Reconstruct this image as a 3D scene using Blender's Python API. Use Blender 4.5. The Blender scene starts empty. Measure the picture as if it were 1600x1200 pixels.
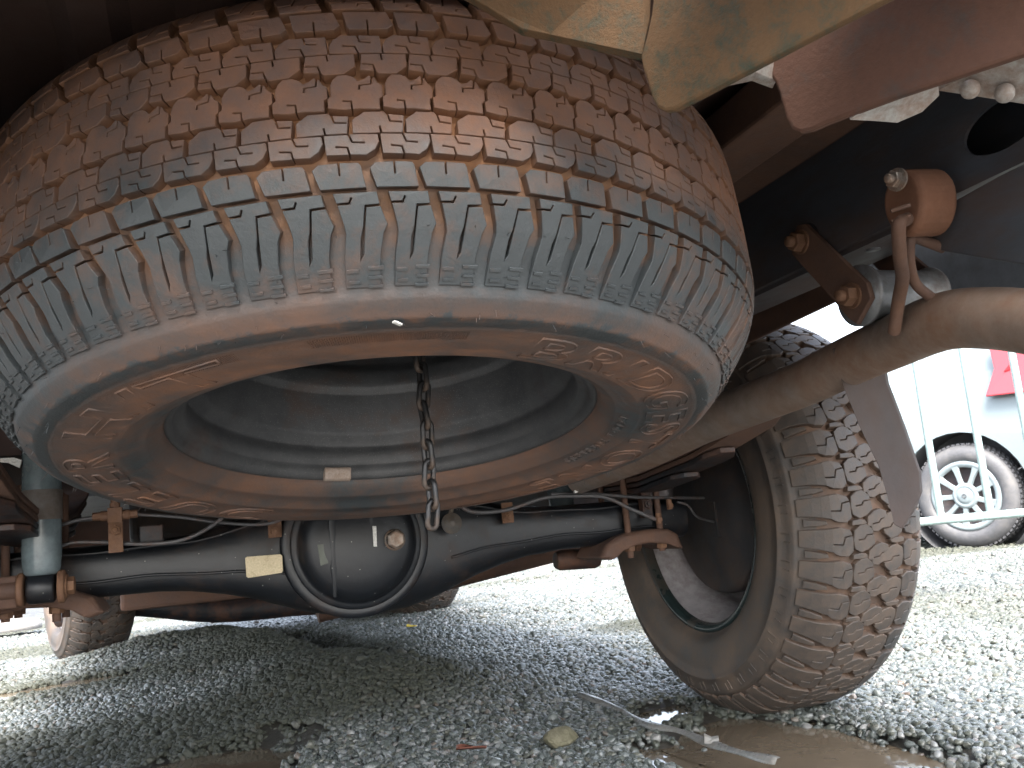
import bpy, bmesh, math, random
import numpy as np
from mathutils import Vector, Matrix
from mathutils.geometry import delaunay_2d_cdt

random.seed(4)
NR = np.random.default_rng(7)
SC = bpy.context.scene
COL = SC.collection
PI = math.pi
R = math.radians

# ------------------------------------------------------------------ camera, sky, sun, exposure
CAM = Vector((-0.2793, -1.5806, 0.3818))
YAW, PITCH, ROLL, F = 0.3499, 0.1584, 0.0926, 1390.0          # F for a 1600 px wide frame
def cam_axes():
    cy, sy = math.cos(YAW), math.sin(YAW)
    f = Vector((sy, cy, 0)); r = Vector((cy, -sy, 0)); u = Vector((0, 0, 1))
    cp, sp = math.cos(PITCH), math.sin(PITCH)
    f2 = f * cp + u * sp; u2 = u * cp - f * sp
    cr, sr = math.cos(ROLL), math.sin(ROLL)
    return r * cr - u2 * sr, u2 * cr + r * sr, f2
CR, CU, CF = cam_axes()
cam = bpy.data.cameras.new('camera')
cam.sensor_width = 36; cam.lens = 36 * F / 1600; cam.clip_start = 0.02; cam.clip_end = 3000
cam.dof.use_dof = True; cam.dof.focus_distance = 0.75; cam.dof.aperture_fstop = 40.0
co = bpy.data.objects.new('camera', cam); COL.objects.link(co)
m = Matrix((CR, CU, -CF)).transposed().to_4x4(); m.translation = CAM; co.matrix_world = m
SC.camera = co

SUN_EL, SUN_AZ = R(52), R(192)                                # azimuth clockwise from +Y
w = bpy.data.worlds.new('World'); SC.world = w; w.use_nodes = True
nt = w.node_tree
sky = nt.nodes.new('ShaderNodeTexSky'); sky.sky_type = 'NISHITA'; sky.sun_disc = False
sky.sun_elevation = SUN_EL; sky.sun_rotation = SUN_AZ; sky.dust_density = 4; sky.ozone_density = 1.0; sky.air_density = 1.0
bg = nt.nodes['Background']; bg.inputs['Strength'].default_value = 0.14
hs = nt.nodes.new('ShaderNodeHueSaturation'); hs.inputs['Saturation'].default_value = .55      # overcast: a paler sky
nt.links.new(sky.outputs[0], hs.inputs['Color']); nt.links.new(hs.outputs[0], bg.inputs[0])
sl = bpy.data.lights.new('sun', 'SUN'); sl.energy = 1.5; sl.angle = R(30); sl.color = (1, .96, .9)
so = bpy.data.objects.new('sun', sl); COL.objects.link(so)
sd = Vector((math.sin(SUN_AZ) * math.cos(SUN_EL), math.cos(SUN_AZ) * math.cos(SUN_EL), math.sin(SUN_EL)))
so.rotation_euler = sd.to_track_quat('Z', 'Y').to_euler(); so.location = (0, 0, 20)
vs = SC.view_settings
vs.view_transform = 'Standard'; vs.look = 'None'; vs.gamma = 1; vs.use_curve_mapping = False; vs.exposure = 3.08
SC.cycles.use_denoising = True; SC.cycles.max_bounces = 10; SC.cycles.diffuse_bounces = 6

# ------------------------------------------------------------------ helpers
def at(x, y, X=None, Y=None, Z=None, d=None):
    """the point of the place seen at pixel x, y of the 1600 x 1200 photograph on a plane or at a depth"""
    D = CR * ((x - 800) / F) - CU * ((y - 600) / F) + CF
    t = d if d is not None else (X - CAM.x) / D.x if X is not None else (Y - CAM.y) / D.y if Y is not None else (Z - CAM.z) / D.z
    return CAM + D * t

def on_plane(x, y, P, N):
    D = CR * ((x - 800) / F) - CU * ((y - 600) / F) + CF; return CAM + D * ((P - CAM).dot(N) / D.dot(N))
def tag(o, label=None, cat=None, group=None, kind=None):
    for k, v in (('label', label), ('category', cat), ('group', group), ('kind', kind)):
        if v: o[k] = v
    return o
def empty(name, loc=(0, 0, 0), parent=None):
    o = bpy.data.objects.new(name, None); COL.objects.link(o); o.location = loc; o.empty_display_size = .05
    if parent: o.parent = parent
    return o
class MB:
    def __init__(s): s.v = []; s.f = []; s.sm = []
    def add(s, vs, fs, smooth=False):
        n = len(s.v); s.v += [tuple(v) for v in vs]; s.f += [tuple(i + n for i in f) for f in fs]; s.sm += [smooth] * len(fs)
    def box(s, c, size, rot=None):
        c = Vector(c); hx, hy, hz = (q / 2 for q in size)
        vs = [Vector((x, y, z)) for x in (-hx, hx) for y in (-hy, hy) for z in (-hz, hz)]
        if rot is not None: vs = [rot @ v for v in vs]
        s.add([c + v for v in vs], [(0, 1, 3, 2), (4, 6, 7, 5), (0, 4, 5, 1), (2, 3, 7, 6), (0, 2, 6, 4), (1, 5, 7, 3)])
    def prism(s, pts, off, bev=0):
        """polygon pts (3-D) pushed by the vector off, with slightly eased edges"""
        off = Vector(off); P = [Vector(p) for p in pts]; n = len(P); c = sum(P, Vector()) / n
        if bev:
            rings = []
            for k, (t, sh) in enumerate(((0, 1), (bev, 0), (1 - bev, 0), (1, 1))):
                e = off.length * bev * sh
                rings.append([p + off * t + (c - p).normalized() * e for p in P])
        else: rings = [P, [p + off for p in P]]
        vs = [v for r_ in rings for v in r_]; fs = []
        for k in range(len(rings) - 1):
            for i in range(n):
                j = (i + 1) % n; fs.append((k * n + i, k * n + j, (k + 1) * n + j, (k + 1) * n + i))
        fs.append(tuple(range(n))[::-1]); fs.append(tuple((len(rings) - 1) * n + i for i in range(n)))
        s.add(vs, fs)
    def tube(s, path, rad, seg=12, cap=True, smooth=True, flat=1.0):
        P = [Vector(p) for p in path]; n = len(P)
        rads = rad if isinstance(rad, (list, tuple)) else [rad] * n
        t0 = (P[1] - P[0]).normalized(); up = Vector((0, 0, 1)) if abs(t0.z) < .9 else Vector((0, 1, 0))
        a = t0.cross(up).normalized(); vs = []; fs = []
        for i in range(n):
            t = ((P[min(i + 1, n - 1)] - P[i]).normalized() + (P[i] - P[max(i - 1, 0)]).normalized()).normalized()
            a = (a - t * a.dot(t)).normalized(); b = t.cross(a)
            for k in range(seg):
                q = 2 * PI * k / seg; vs.append(P[i] + a * math.cos(q) * rads[i] + b * math.sin(q) * rads[i] * flat)
        for i in range(n - 1):
            for k in range(seg):
                l = (k + 1) % seg; fs.append((i * seg + k, i * seg + l, (i + 1) * seg + l, (i + 1) * seg + k))
        s.add(vs, fs, smooth)
        if cap:
            s.add(vs[:seg], [tuple(range(seg))]); s.add(vs[-seg:], [tuple(range(seg))[::-1]])
    def lathe(s, prof, seg=64, frame=None, a0=0, a1=2 * PI, smooth=True, cap=False):
        """prof: (radius, height along the local z axis)"""
        M = frame or Matrix(); full = abs(a1 - a0 - 2 * PI) < 1e-6; n = seg if full else seg + 1; vs = []; fs = []
        for r_, z in prof:
            for k in range(n):
                q = a0 + (a1 - a0) * k / seg; vs.append(M @ Vector((r_ * math.cos(q), r_ * math.sin(q), z)))
        for i in range(len(prof) - 1):
            for k in range(seg):
                l = (k + 1) % n; fs.append((i * n + k, i * n + l, (i + 1) * n + l, (i + 1) * n + k))
        s.add(vs, fs, smooth)
        if cap: s.add(vs[:n], [tuple(range(n))]); s.add(vs[-n:], [tuple(range(n))[::-1]])
    def mesh(s, name, mat):
        me = bpy.data.meshes.new(name); me.from_pydata(s.v, [], s.f); me.polygons.foreach_set('use_smooth', s.sm)
        if mat: me.materials.append(mat)
        bm = bmesh.new(); bm.from_mesh(me); bmesh.ops.recalc_face_normals(bm, faces=bm.faces); bm.to_mesh(me); bm.free()
        return me
    def build(s, name, mat, parent=None, bevel=0):
        o = bpy.data.objects.new(name, s.mesh(name, mat)); COL.objects.link(o)
        if parent: o.parent = parent
        if bevel:
            b = o.modifiers.new('ease', 'BEVEL'); b.width = bevel; b.segments = 2; b.limit_method = 'ANGLE'; b.angle_limit = R(35)
        return o
def frame(o, z, x=None):
    """local axes at o whose z points along z"""
    z = Vector(z).normalized(); x = Vector(x) if x else (Vector((0, 0, 1)) if abs(z.z) < .9 else Vector((1, 0, 0)))
    x = (x - z * x.dot(z)).normalized(); y = z.cross(x)
    M = Matrix((x, y, z)).transposed().to_4x4(); M.translation = Vector(o); return M
def smooth_path(P, n=8):
    P = [Vector(p) for p in P]; Q = [P[0] * 2 - P[1]] + P + [P[-1] * 2 - P[-2]]; out = []
    for i in range(1, len(Q) - 2):
        for k in range(n):
            t = k / n; a, b, c, d = Q[i - 1:i + 3]
            out.append(.5 * ((2 * b) + (c - a) * t + (2 * a - 5 * b + 4 * c - d) * t * t + (3 * b - a - 3 * c + d) * t ** 3))
    return out + [P[-1]]
def hexbolt(mb, o, axis, r_=.011, h=.009, washer=.016, stud=.006):
    M = frame(o, axis)
    if washer: mb.lathe([(0, 0), (washer, 0), (washer, .0025), (0, .0025)], 20, M, smooth=False)
    mb.lathe([(0, .0025), (r_ * .97, .0025), (r_, .0035), (r_, h - .001), (r_ * .9, h), (0, h)], 6, M, smooth=False)
    if stud: mb.lathe([(r_ * .55, h), (r_ * .55, h + stud * .8), (r_ * .45, h + stud), (0, h + stud)], 12, M)
bez = lambda a, b, t: a + (b - a) * t

# ------------------------------------------------------------------ materials
def node(nt, kind, **kw):
    n = nt.nodes.new(kind)
    for k, v in kw.items():
        if k in n.inputs: n.inputs[k].default_value = v
        else: setattr(n, k, v)
    return n
def ramp(nt, fac, stops):
    r_ = nt.nodes.new('ShaderNodeValToRGB'); e = r_.color_ramp.elements
    while len(e) < len(stops): e.new(.5)
    for i, (p, c) in enumerate(stops):
        e[i].position = p; e[i].color = (c, c, c, 1) if isinstance(c, (int, float)) else (*c, 1)
    nt.links.new(fac, r_.inputs[0]); return r_.outputs[0]
def math_(nt, op, a, b=None, clamp=False):
    n = nt.nodes.new('ShaderNodeMath'); n.operation = op; n.use_clamp = clamp
    for i, v in enumerate((a, b)):
        if v is None: continue
        if isinstance(v, (int, float)): n.inputs[i].default_value = v
        else: nt.links.new(v, n.inputs[i])
    return n.outputs[0]
def mix(nt, fac, a, b):
    n = nt.nodes.new('ShaderNodeMix'); n.data_type = 'RGBA'
    for i, v in ((0, fac), (6, a), (7, b)):
        if isinstance(v, (int, float)): n.inputs[i].default_value = v
        elif isinstance(v, tuple): n.inputs[i].default_value = (*v, 1)
        else: nt.links.new(v, n.inputs[i])
    return n.outputs[2]
def noise(nt, co_, scale, detail=5, rough=.6, dist=0):
    n = node(nt, 'ShaderNodeTexNoise', Scale=scale, Detail=detail, Roughness=rough, Distortion=dist)
    nt.links.new(co_, n.inputs['Vector']); return n.outputs['Fac']
def mat(name, base, dirt=None, amount=.5, rough=.5, dirt_rough=.9, metal=0, scale=14, bump=.15, bump_scale=220, spec=.5, base2=None, speck=None, sharp=.14, coord='Object', stretch=None):
    """metal, paint or rubber under patchy dirt; some base colours also hold glare or haze"""
    M_ = bpy.data.materials.new(name); M_.use_nodes = True; nt = M_.node_tree; b = nt.nodes['Principled BSDF']
    tc = nt.nodes.new('ShaderNodeTexCoord').outputs[coord]
    if stretch:
        mp = nt.nodes.new('ShaderNodeMapping'); mp.inputs['Scale'].default_value = stretch; nt.links.new(tc, mp.inputs[0]); tc = mp.outputs[0]
    n1 = noise(nt, tc, scale, 8, .68, .3); n2 = noise(nt, tc, scale * 6.3, 6, .7)
    var = math_(nt, 'ADD', math_(nt, 'MULTIPLY', n1, .72), math_(nt, 'MULTIPLY', n2, .28))
    c = mix(nt, ramp(nt, n2, [(.35, 0.), (.65, 1.)]), base, base2 or tuple(q * .72 for q in base))
    rg = rough
    if dirt:
        lo = .78 - amount * .56
        f = ramp(nt, var, [(max(0, lo - sharp), 0.), (min(1, lo + sharp), 1.)])
        d2 = mix(nt, n2, dirt, tuple(q * .6 for q in dirt))
        c = mix(nt, f, c, d2); rg_ = nt.nodes.new('ShaderNodeMapRange'); nt.links.new(f, rg_.inputs[0])
        rg_.inputs[3].default_value = rough; rg_.inputs[4].default_value = dirt_rough; nt.links.new(rg_.outputs[0], b.inputs['Roughness'])
        if metal:
            mm = math_(nt, 'MULTIPLY', math_(nt, 'SUBTRACT', 1.0, f), metal); nt.links.new(mm, b.inputs['Metallic'])
    else:
        b.inputs['Roughness'].default_value = rough; b.inputs['Metallic'].default_value = metal
    if speck:
        v = node(nt, 'ShaderNodeTexVoronoi', Scale=speck[1]); nt.links.new(tc, v.inputs['Vector'])
        c = mix(nt, ramp(nt, v.outputs['Distance'], [(.0, 1.), (speck[2], 1.), (speck[2] + .03, 0.)]), c, speck[0])
    nt.links.new(c, b.inputs['Base Color']); b.inputs['Specular IOR Level'].default_value = spec
    if bump:
        n3 = noise(nt, tc, bump_scale, 4, .65); bp = node(nt, 'ShaderNodeBump', Strength=bump, Distance=.002)
        h = math_(nt, 'ADD', n3, math_(nt, 'MULTIPLY', n2, 1.2)); nt.links.new(h, bp.inputs['Height']); nt.links.new(bp.outputs[0], b.inputs['Normal'])
    return M_
RED = (.20, .088, .046)
ORANGE = (.30, .15, .07)
TAN = (.27, .19, .12)
M_AXLE = mat('axle black paint', (.008, .010, .0135), (.10, .06, .042), .20, .42, scale=7, bump=.12, speck=((.4, .4, .36), 75, .035))
M_BLACK = mat('black chassis paint', (.012, .015, .02), RED, .34, .5, scale=9, bump=.2)
M_FRAME = mat('frame blue black paint lifted by haze', (.046, .053, .064), (.115, .07, .052), .40, .5, scale=6, bump=.2, stretch=(1, .35, 1))  # hazy bluish glare is put into the base colour, lightening the paint
M_RUST = mat('brown dusty steel', (.085, .052, .042), (.17, .09, .058), .55, .65, scale=16, bump=.3)
M_RUSTRED = mat('orange rusty fitting', (.16, .082, .05), (.24, .125, .065), .45, .6, scale=40, bump=.3)
M_MUDPLATE = mat('muddy ochre plate', (.034, .044, .026), (.150, .084, .038), .60, .6, scale=60, bump=.35, sharp=.08, base2=(.022, .03, .018))
M_MUDRED = mat('muddy red plate', (.04, .038, .036), (.122, .058, .038), .72, .65, scale=30, bump=.25, sharp=.12)
M_PALE = mat('pale dusty galvanised steel', (.42, .41, .39), (.30, .17, .11), .38, .5, metal=.3, scale=30, bump=.25)
M_PIPE = mat('exhaust steel', (.30, .275, .25), (.26, .13, .07), .50, .34, metal=.7, scale=7, bump=.12, stretch=(.5, 1, 1), sharp=.2)
M_FLAP = mat('flap steel', (.050, .038, .036), (.10, .064, .05), .45, .55, scale=5, bump=.1)
M_BOLT = mat('bolt steel', (.32, .29, .26), ORANGE, .42, .4, metal=.8, scale=60, bump=.2)
M_CHAIN = mat('chain steel', (.05, .05, .052), (.19, .12, .075), .30, .4, metal=.7, scale=14, bump=.3)
M_SHOCK = mat('shock absorber enamel', (.15, .19, .205), (.13, .10, .08), .16, .22, scale=12, bump=.05)
M_SHOCKBAND = mat('grey dusty band', (.14, .125, .115), (.16, .12, .09), .4, .6, scale=20, bump=.1)
M_CABLE = mat('cable grey', (.10, .10, .105), RED, .25, .45, scale=30, bump=.05)
M_STICKER = mat('sticker cream', (.62, .52, .34), (.40, .30, .17), .22, .6, scale=60, bump=.05)
M_WHITE = mat('white scrap', (.75, .75, .72), (.4, .35, .3), .15, .6, scale=60, bump=.05)
M_UNDER = mat('underbody brown dust', (.055, .044, .042), (.13, .072, .055), .72, .7, scale=4, bump=.2, sharp=.25)
M_TANK = mat('black plastic', (.016, .017, .018), (.12, .07, .045), .3, .55, scale=6, bump=.1)
M_RIM = mat('spare rim black enamel', (.075, .078, .082), (.19, .10, .06), .16, .32, scale=5, bump=.35, bump_scale=900, speck=((.20, .20, .19), 420, .13), base2=(.045, .048, .052))
M_WEIGHT = mat('balance weight lead', (.42, .34, .29), (.30, .18, .12), .35, .6, scale=60, bump=.1)
M_RIMGREY = mat('road wheel steel', (.46, .43, .44), (.20, .13, .10), .22, .35, metal=.35, scale=7, bump=.1)
M_LIP = mat('wheel lip green black', (.02, .032, .032), (.15, .09, .06), .25, .22, scale=8, bump=.05)
M_DRUM = mat('brake drum', (.022, .022, .025), (.10, .065, .048), .38, .6, scale=8, bump=.2)
M_CARPAINT = mat('silver white car paint', (.20, .235, .245), None, rough=.28, bump=0, base2=(.19, .23, .24))
M_CARBLACK = mat('car black trim lifted by glare', (.11, .11, .115), None, rough=.5, bump=.05)  # raised to grey: veiling glare over the wheel well, put into the colour
M_GLASS = mat('dark car glass', (.02, .025, .03), None, rough=.05, bump=0)
M_LAMP = mat('red tail lamp', (.42, .05, .06), None, rough=.15, bump=0, base2=(.40, .05, .06))
M_HUB = mat('silver hubcap', (.24, .28, .29), None, rough=.35, metal=.2, bump=0, base2=(.23, .27, .28))
M_CARTYRE = mat('car tyre rubber', (.09, .09, .095), (.2, .19, .18), .3, .6, scale=10, bump=.1)
M_FENCE = mat('pale galvanised barrier tube', (.30, .40, .39), (.25, .32, .30), .3, .4, scale=14, bump=.05)
M_CONC = mat('grey concrete', (.33, .32, .31), (.2, .18, .15), .35, .85, scale=20, bump=.5)
M_ROCK = mat('mossy stone', (.20, .18, .12), (.10, .095, .05), .5, .8, scale=30, bump=.6)
M_LEAFY = mat('yellow leaf', (.62, .44, .03), None, rough=.6, bump=.1)
M_LEAFB = mat('brown leaf', (.16, .06, .04), None, rough=.5, bump=.1)
M_CLEAR = mat('milky plastic strip', (.20, .205, .20), (.16, .14, .11), .4, .15, scale=20, bump=.1)

def rubber(name, clean, dirt_lo, dirt_hi, mode):
    """tyre rubber: red dust lies in the grooves (vertex attribute 'low') and in patches; the sidewall carries rings of it"""
    M_ = bpy.data.materials.new(name); M_.use_nodes = True; nt = M_.node_tree; b = nt.nodes['Principled BSDF']
    tc = nt.nodes.new('ShaderNodeTexCoord').outputs['Object']
    geo = nt.nodes.new('ShaderNodeNewGeometry').outputs['Position'] if mode == 'spare' else tc
    at_ = nt.nodes.new('ShaderNodeAttribute'); at_.attribute_name = 'low'; low = at_.outputs['Fac']; low0 = low
    sx = nt.nodes.new('ShaderNodeSeparateXYZ'); nt.links.new(tc, sx.inputs[0])
    rad = math_(nt, 'SQRT', math_(nt, 'ADD', math_(nt, 'POWER', sx.outputs[0], 2), math_(nt, 'POWER', sx.outputs[1], 2)))
    n1 = noise(nt, geo, 7 if mode == 'spare' else 9, 8, .66, .4); n2 = noise(nt, geo, 60, 6, .7); n3 = noise(nt, geo, 330, 3, .6)
    if mode == 'spare':
        fade = nt.nodes.new('ShaderNodeMapRange'); nt.links.new(sx.outputs[2], fade.inputs[0]); fade.inputs[1].default_value = .034; fade.inputs[2].default_value = .054; fade.inputs[3].default_value = .15
        low = math_(nt, 'MULTIPLY', low, fade.outputs[0])                                   # rain has washed the lower flutes
        hz = nt.nodes.new('ShaderNodeMapRange'); nt.links.new(sx.outputs[2], hz.inputs[0]); hz.inputs[1].default_value = .07; hz.inputs[2].default_value = .135
        lev = math_(nt, 'ADD', math_(nt, 'MULTIPLY', hz.outputs[0], .62), .05)                                     # more dust towards the upper rows
        side = ramp(nt, math_(nt, 'ADD', math_(nt, 'MULTIPLY', rad, 2.5), math_(nt, 'ADD', math_(nt, 'MULTIPLY', math_(nt, 'SUBTRACT', n2, .5), .09), math_(nt, 'MULTIPLY', math_(nt, 'SUBTRACT', n1, .5), .07))),
                    [(.56, .30), (.62, .18), (.68, .36), (.72, .46), (.79, .40), (.805, .02), (.825, .02), (.835, .30), (.868, .14), (.88, .0), (1, 0.)])
        lev = math_(nt, 'ADD', lev, side)
    else:
        lev = ramp(nt, math_(nt, 'MULTIPLY', rad, 2.5), [(.5, .45), (.80, .44), (.90, .30), (.97, .22)])
    f = math_(nt, 'ADD', lev, math_(nt, 'MULTIPLY', low, .55))
    f = math_(nt, 'ADD', f, math_(nt, 'MULTIPLY', math_(nt, 'SUBTRACT', n1, .51), 2.0))
    f = math_(nt, 'ADD', f, math_(nt, 'MULTIPLY', math_(nt, 'SUBTRACT', n2, .5), .9), True)
    d = mix(nt, math_(nt, 'ADD', math_(nt, 'MULTIPLY', low, .7), math_(nt, 'MULTIPLY', n2, .25), True), dirt_lo, dirt_hi)
    cl = mix(nt, n2, clean, tuple(q * .6 for q in clean))
    c = mix(nt, math_(nt, 'MULTIPLY', f, .92), cl, d)
    nt.links.new(c, b.inputs['Base Color'])
    mr = nt.nodes.new('ShaderNodeMapRange'); nt.links.new(f, mr.inputs[0]); mr.inputs[3].default_value = .46; mr.inputs[4].default_value = .9
    nt.links.new(mr.outputs[0], b.inputs['Roughness'])
    bp = node(nt, 'ShaderNodeBump', Strength=.25, Distance=.0015); nt.links.new(math_(nt, 'ADD', n3, n2), bp.inputs['Height']); nt.links.new(bp.outputs[0], b.inputs['Normal'])
    return M_
M_SPARE = rubber('spare tyre rubber with red dust', (.060, .070, .076), (.235, .108, .060), (.31, .155, .070), 'spare')  # clean rubber lightened: direct light and wet sheen put into its colour
M_ROAD = rubber('road tyre rubber with tan dust', (.045, .044, .044), (.155, .112, .080), (.165, .095, .062), 'road')

# ------------------------------------------------------------------ tyres
class Surf:
    """outer surface of a tyre: o runs across the tread (0 at one sidewall), inset goes inwards along the normal"""
    def __init__(s, prof):
        s.o = np.array([p[0] for p in prof]); s.r = np.array([p[1] for p in prof])
        oo = np.linspace(s.o[0], s.o[-1], 400); rr = np.interp(oo, s.o, s.r)
        for _ in range(60): rr[1:-1] = (rr[:-2] + 2 * rr[1:-1] + rr[2:]) / 4
        s.oo, s.rr = oo, rr; g = np.gradient(rr, oo); l = np.hypot(1, g); s.nr, s.no = 1 / l, -g / l
    def p(s, th, o, inset):
        r_ = np.interp(o, s.oo, s.rr); nr = np.interp(o, s.oo, s.nr); no = np.interp(o, s.oo, s.no)
        r2 = r_ - nr * inset; return (r2 * math.cos(th), r2 * math.sin(th), o - no * inset)
def slot(p, path, wd=.0013):
    """a sipe cut in from the edge point p along path; returns the boundary points to insert (boundary runs counter-clockwise)"""
    P = [Vector(q) for q in [p] + path]; L = []; Rr = []
    for i in range(len(P)):
        t = ((P[min(i + 1, len(P) - 1)] - P[i]).normalized() + (P[i] - P[max(i - 1, 0)]).normalized())
        t = t.normalized() if t.length > 1e-6 else Vector((1, 0)); nn = Vector((-t.y, t.x)) * wd / 2
        L.append(P[i] + nn); Rr.append(P[i] - nn)
    return [tuple(q) for q in L[:1] + L[1:]] [:] + [tuple(q) for q in Rr[::-1]]
def block_mesh(name, poly, surf, mat_, depth, rad=.39, cuts=(), ch=.0004, lift=0.0, draft=.0002):
    """poly: metres along the circumference, metres across; a rubber block standing depth(o) high on the casing"""
    bm = bmesh.new(); K_ = 1000.0; vs = [bm.verts.new((x * K_, y * K_, 0)) for x, y in poly]
    for v in vs: bm.verts.remove(v)
    cv, _e, cf, _a, _b, _c = delaunay_2d_cdt([Vector((x * K_, y * K_)) for x, y in poly], [], [list(range(len(poly)))], 1, 1e-4)
    vs = [bm.verts.new((q.x, q.y, 0)) for q in cv]
    for f in cf: bm.faces.new([vs[i] for i in f])
    for c in cuts:
        bmesh.ops.bisect_plane(bm, geom=bm.verts[:] + bm.edges[:] + bm.faces[:], plane_co=(0, c * K_, 0), plane_no=(0, 1, 0))
    bm.normal_update()
    if sum(f.normal.z * f.calc_area() for f in bm.faces) < 0: bmesh.ops.reverse_faces(bm, faces=bm.faces[:])
    bm.verts.index_update(); V = [Vector((v.co.x / K_, v.co.y / K_)) for v in bm.verts]; Fc = [[v.index for v in f.verts] for f in bm.faces]
    E_ = []; nrm = {}
    for f in bm.faces:
        for l in f.loops:
            if len(l.edge.link_faces) == 1:
                a, b = l.vert.index, l.link_loop_next.vert.index; E_.append((a, b)); t = (V[b] - V[a])
                if t.length > 1e-9:
                    t.normalize(); n = Vector((t.y, -t.x))                                     # outward
                    for q in (a, b): nrm[q] = nrm.get(q, Vector((0, 0))) + n
    bm.free()
    for q in nrm: nrm[q] = nrm[q].normalized() if nrm[q].length > 1e-6 else nrm[q]
    verts = []; low = []; mp = lambda q, ins: surf.p(q.x / rad, q.y, ins)
    for i, q in enumerate(V):
        q2 = q - nrm[i] * ch if i in nrm else q; verts.append(mp(q2, -lift)); low.append(0.)
    ring1 = {}; ring2 = {}
    for i in nrm:
        ring1[i] = len(verts); verts.append(mp(V[i], ch - lift)); low.append(.25)
        ring2[i] = len(verts); verts.append(mp(V[i] + nrm[i] * draft, depth(V[i].y) + .001)); low.append(1.)
    faces = Fc[:]
    for a, b in E_:
        faces.append((a, ring1[a], ring1[b], b)); faces.append((ring1[a], ring2[a], ring2[b], ring1[b]))
    me = bpy.data.meshes.new(name); me.from_pydata(verts, [], faces); me.materials.append(mat_)
    me.attributes.new('low', 'FLOAT', 'POINT').data.foreach_set('value', low)
    return me
def casing_mesh(name, prof, seg, mat_, lowf):
    """prof: (r, z) of the casing; lowf(r, z) gives the dust attribute"""
    mb = MB(); mb.lathe(prof, seg)
    me = bpy.data.meshes.new(name); me.from_pydata(mb.v, [], mb.f); me.polygons.foreach_set('use_smooth', [True] * len(mb.f)); me.materials.append(mat_)
    low = [lowf(r_, z) for r_, z in prof for _ in range(seg)]; me.attributes.new('low', 'FLOAT', 'POINT').data.foreach_set('value', low)
    bm = bmesh.new(); bm.from_mesh(me); bmesh.ops.recalc_face_normals(bm, faces=bm.faces); bm.to_mesh(me); bm.free()
    return me
def join_meshes(name, items, mat_):
    """items: (mesh, angle about z) joined into one mesh that keeps the dust attribute"""
    V = []; Fa = []; L = []
    for me, a in items:
        n = len(V); ca, sa = math.cos(a), math.sin(a)
        V += [(v.co.x * ca - v.co.y * sa, v.co.x * sa + v.co.y * ca, v.co.z) for v in me.vertices]
        Fa += [tuple(i + n for i in p.vertices) for p in me.polygons]; L += [d.value for d in me.attributes['low'].data]
    me = bpy.data.meshes.new(name); me.from_pydata(V, [], Fa); me.materials.append(mat_)
    me.attributes.new('low', 'FLOAT', 'POINT').data.foreach_set('value', L); return me

# ---- the spare wheel
SPR = Vector((-.0842, -.6550, .4775)); SN = Vector((.03517, .18029, .98298)); SE1 = Vector((.99936, 0, -.03576)); SE2 = Vector((-.00645, .98361, -.18018))
spare = empty('spare_wheel'); mm = Matrix((SE1, SE2, SN)).transposed().to_4x4(); mm.translation = SPR; spare.matrix_world = mm
tag(spare, 'dusty spare wheel hung flat under the tail, its tread towards the viewer', 'spare wheel')
OM = .138
half = [(.008, .347), (.014, .353), (.028, .366), (.045, .379), (.060, .388), (.075, .394), (.090, .397), (.138, .3985)]
SS = Surf(half + [(.180, .3985), (.203, .3980), (.218, .3960), (.232, .3890), (.246, .3780), (.258, .3640), (.268, .3470)])
def sdepth(o):
    o = min(o, 2 * OM - o); return float(np.interp(o, [.008, .012, .024, .04, .055], [.0002, .0022, .0050, .0075, .0088]))
cas = []
side = [(.2235, .0215), (.226, .016), (.232, .0095), (.238, .0060), (.240, .0042), (.2415, .0046), (.255, -.0035), (.262, -.0072), (.2645, -.0092), (.2665, -.0078), (.285, -.0132), (.300, -.0135),
        (.316, -.0114), (.3195, -.0122), (.3215, -.0104), (.3225, -.0112), (.330, -.0068), (.3325, -.0072), (.334, -.0050), (.340, -.0004), (.3445, .0042), (.3462, .0058)]
side = [(r_, z * .62 if z < 0 else z) for r_, z in side]
cas = [(.2235, .03)] + side
for o in np.linspace(.0085, 2 * OM - .0085, 90):
    p = SS.p(0, o, sdepth(o)); cas.append((p[0], p[2]))
cas += [(r_, 2 * OM - z) for r_, z in side[::-1]] + [(.2235, 2 * OM - .03)]
tyre = bpy.data.objects.new('tyre', casing_mesh('tyre', cas, 200, M_SPARE, lambda r_, z: 1.0 if (r_ > .36) else 0.0)); COL.objects.link(tyre); tyre.parent = spare

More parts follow.
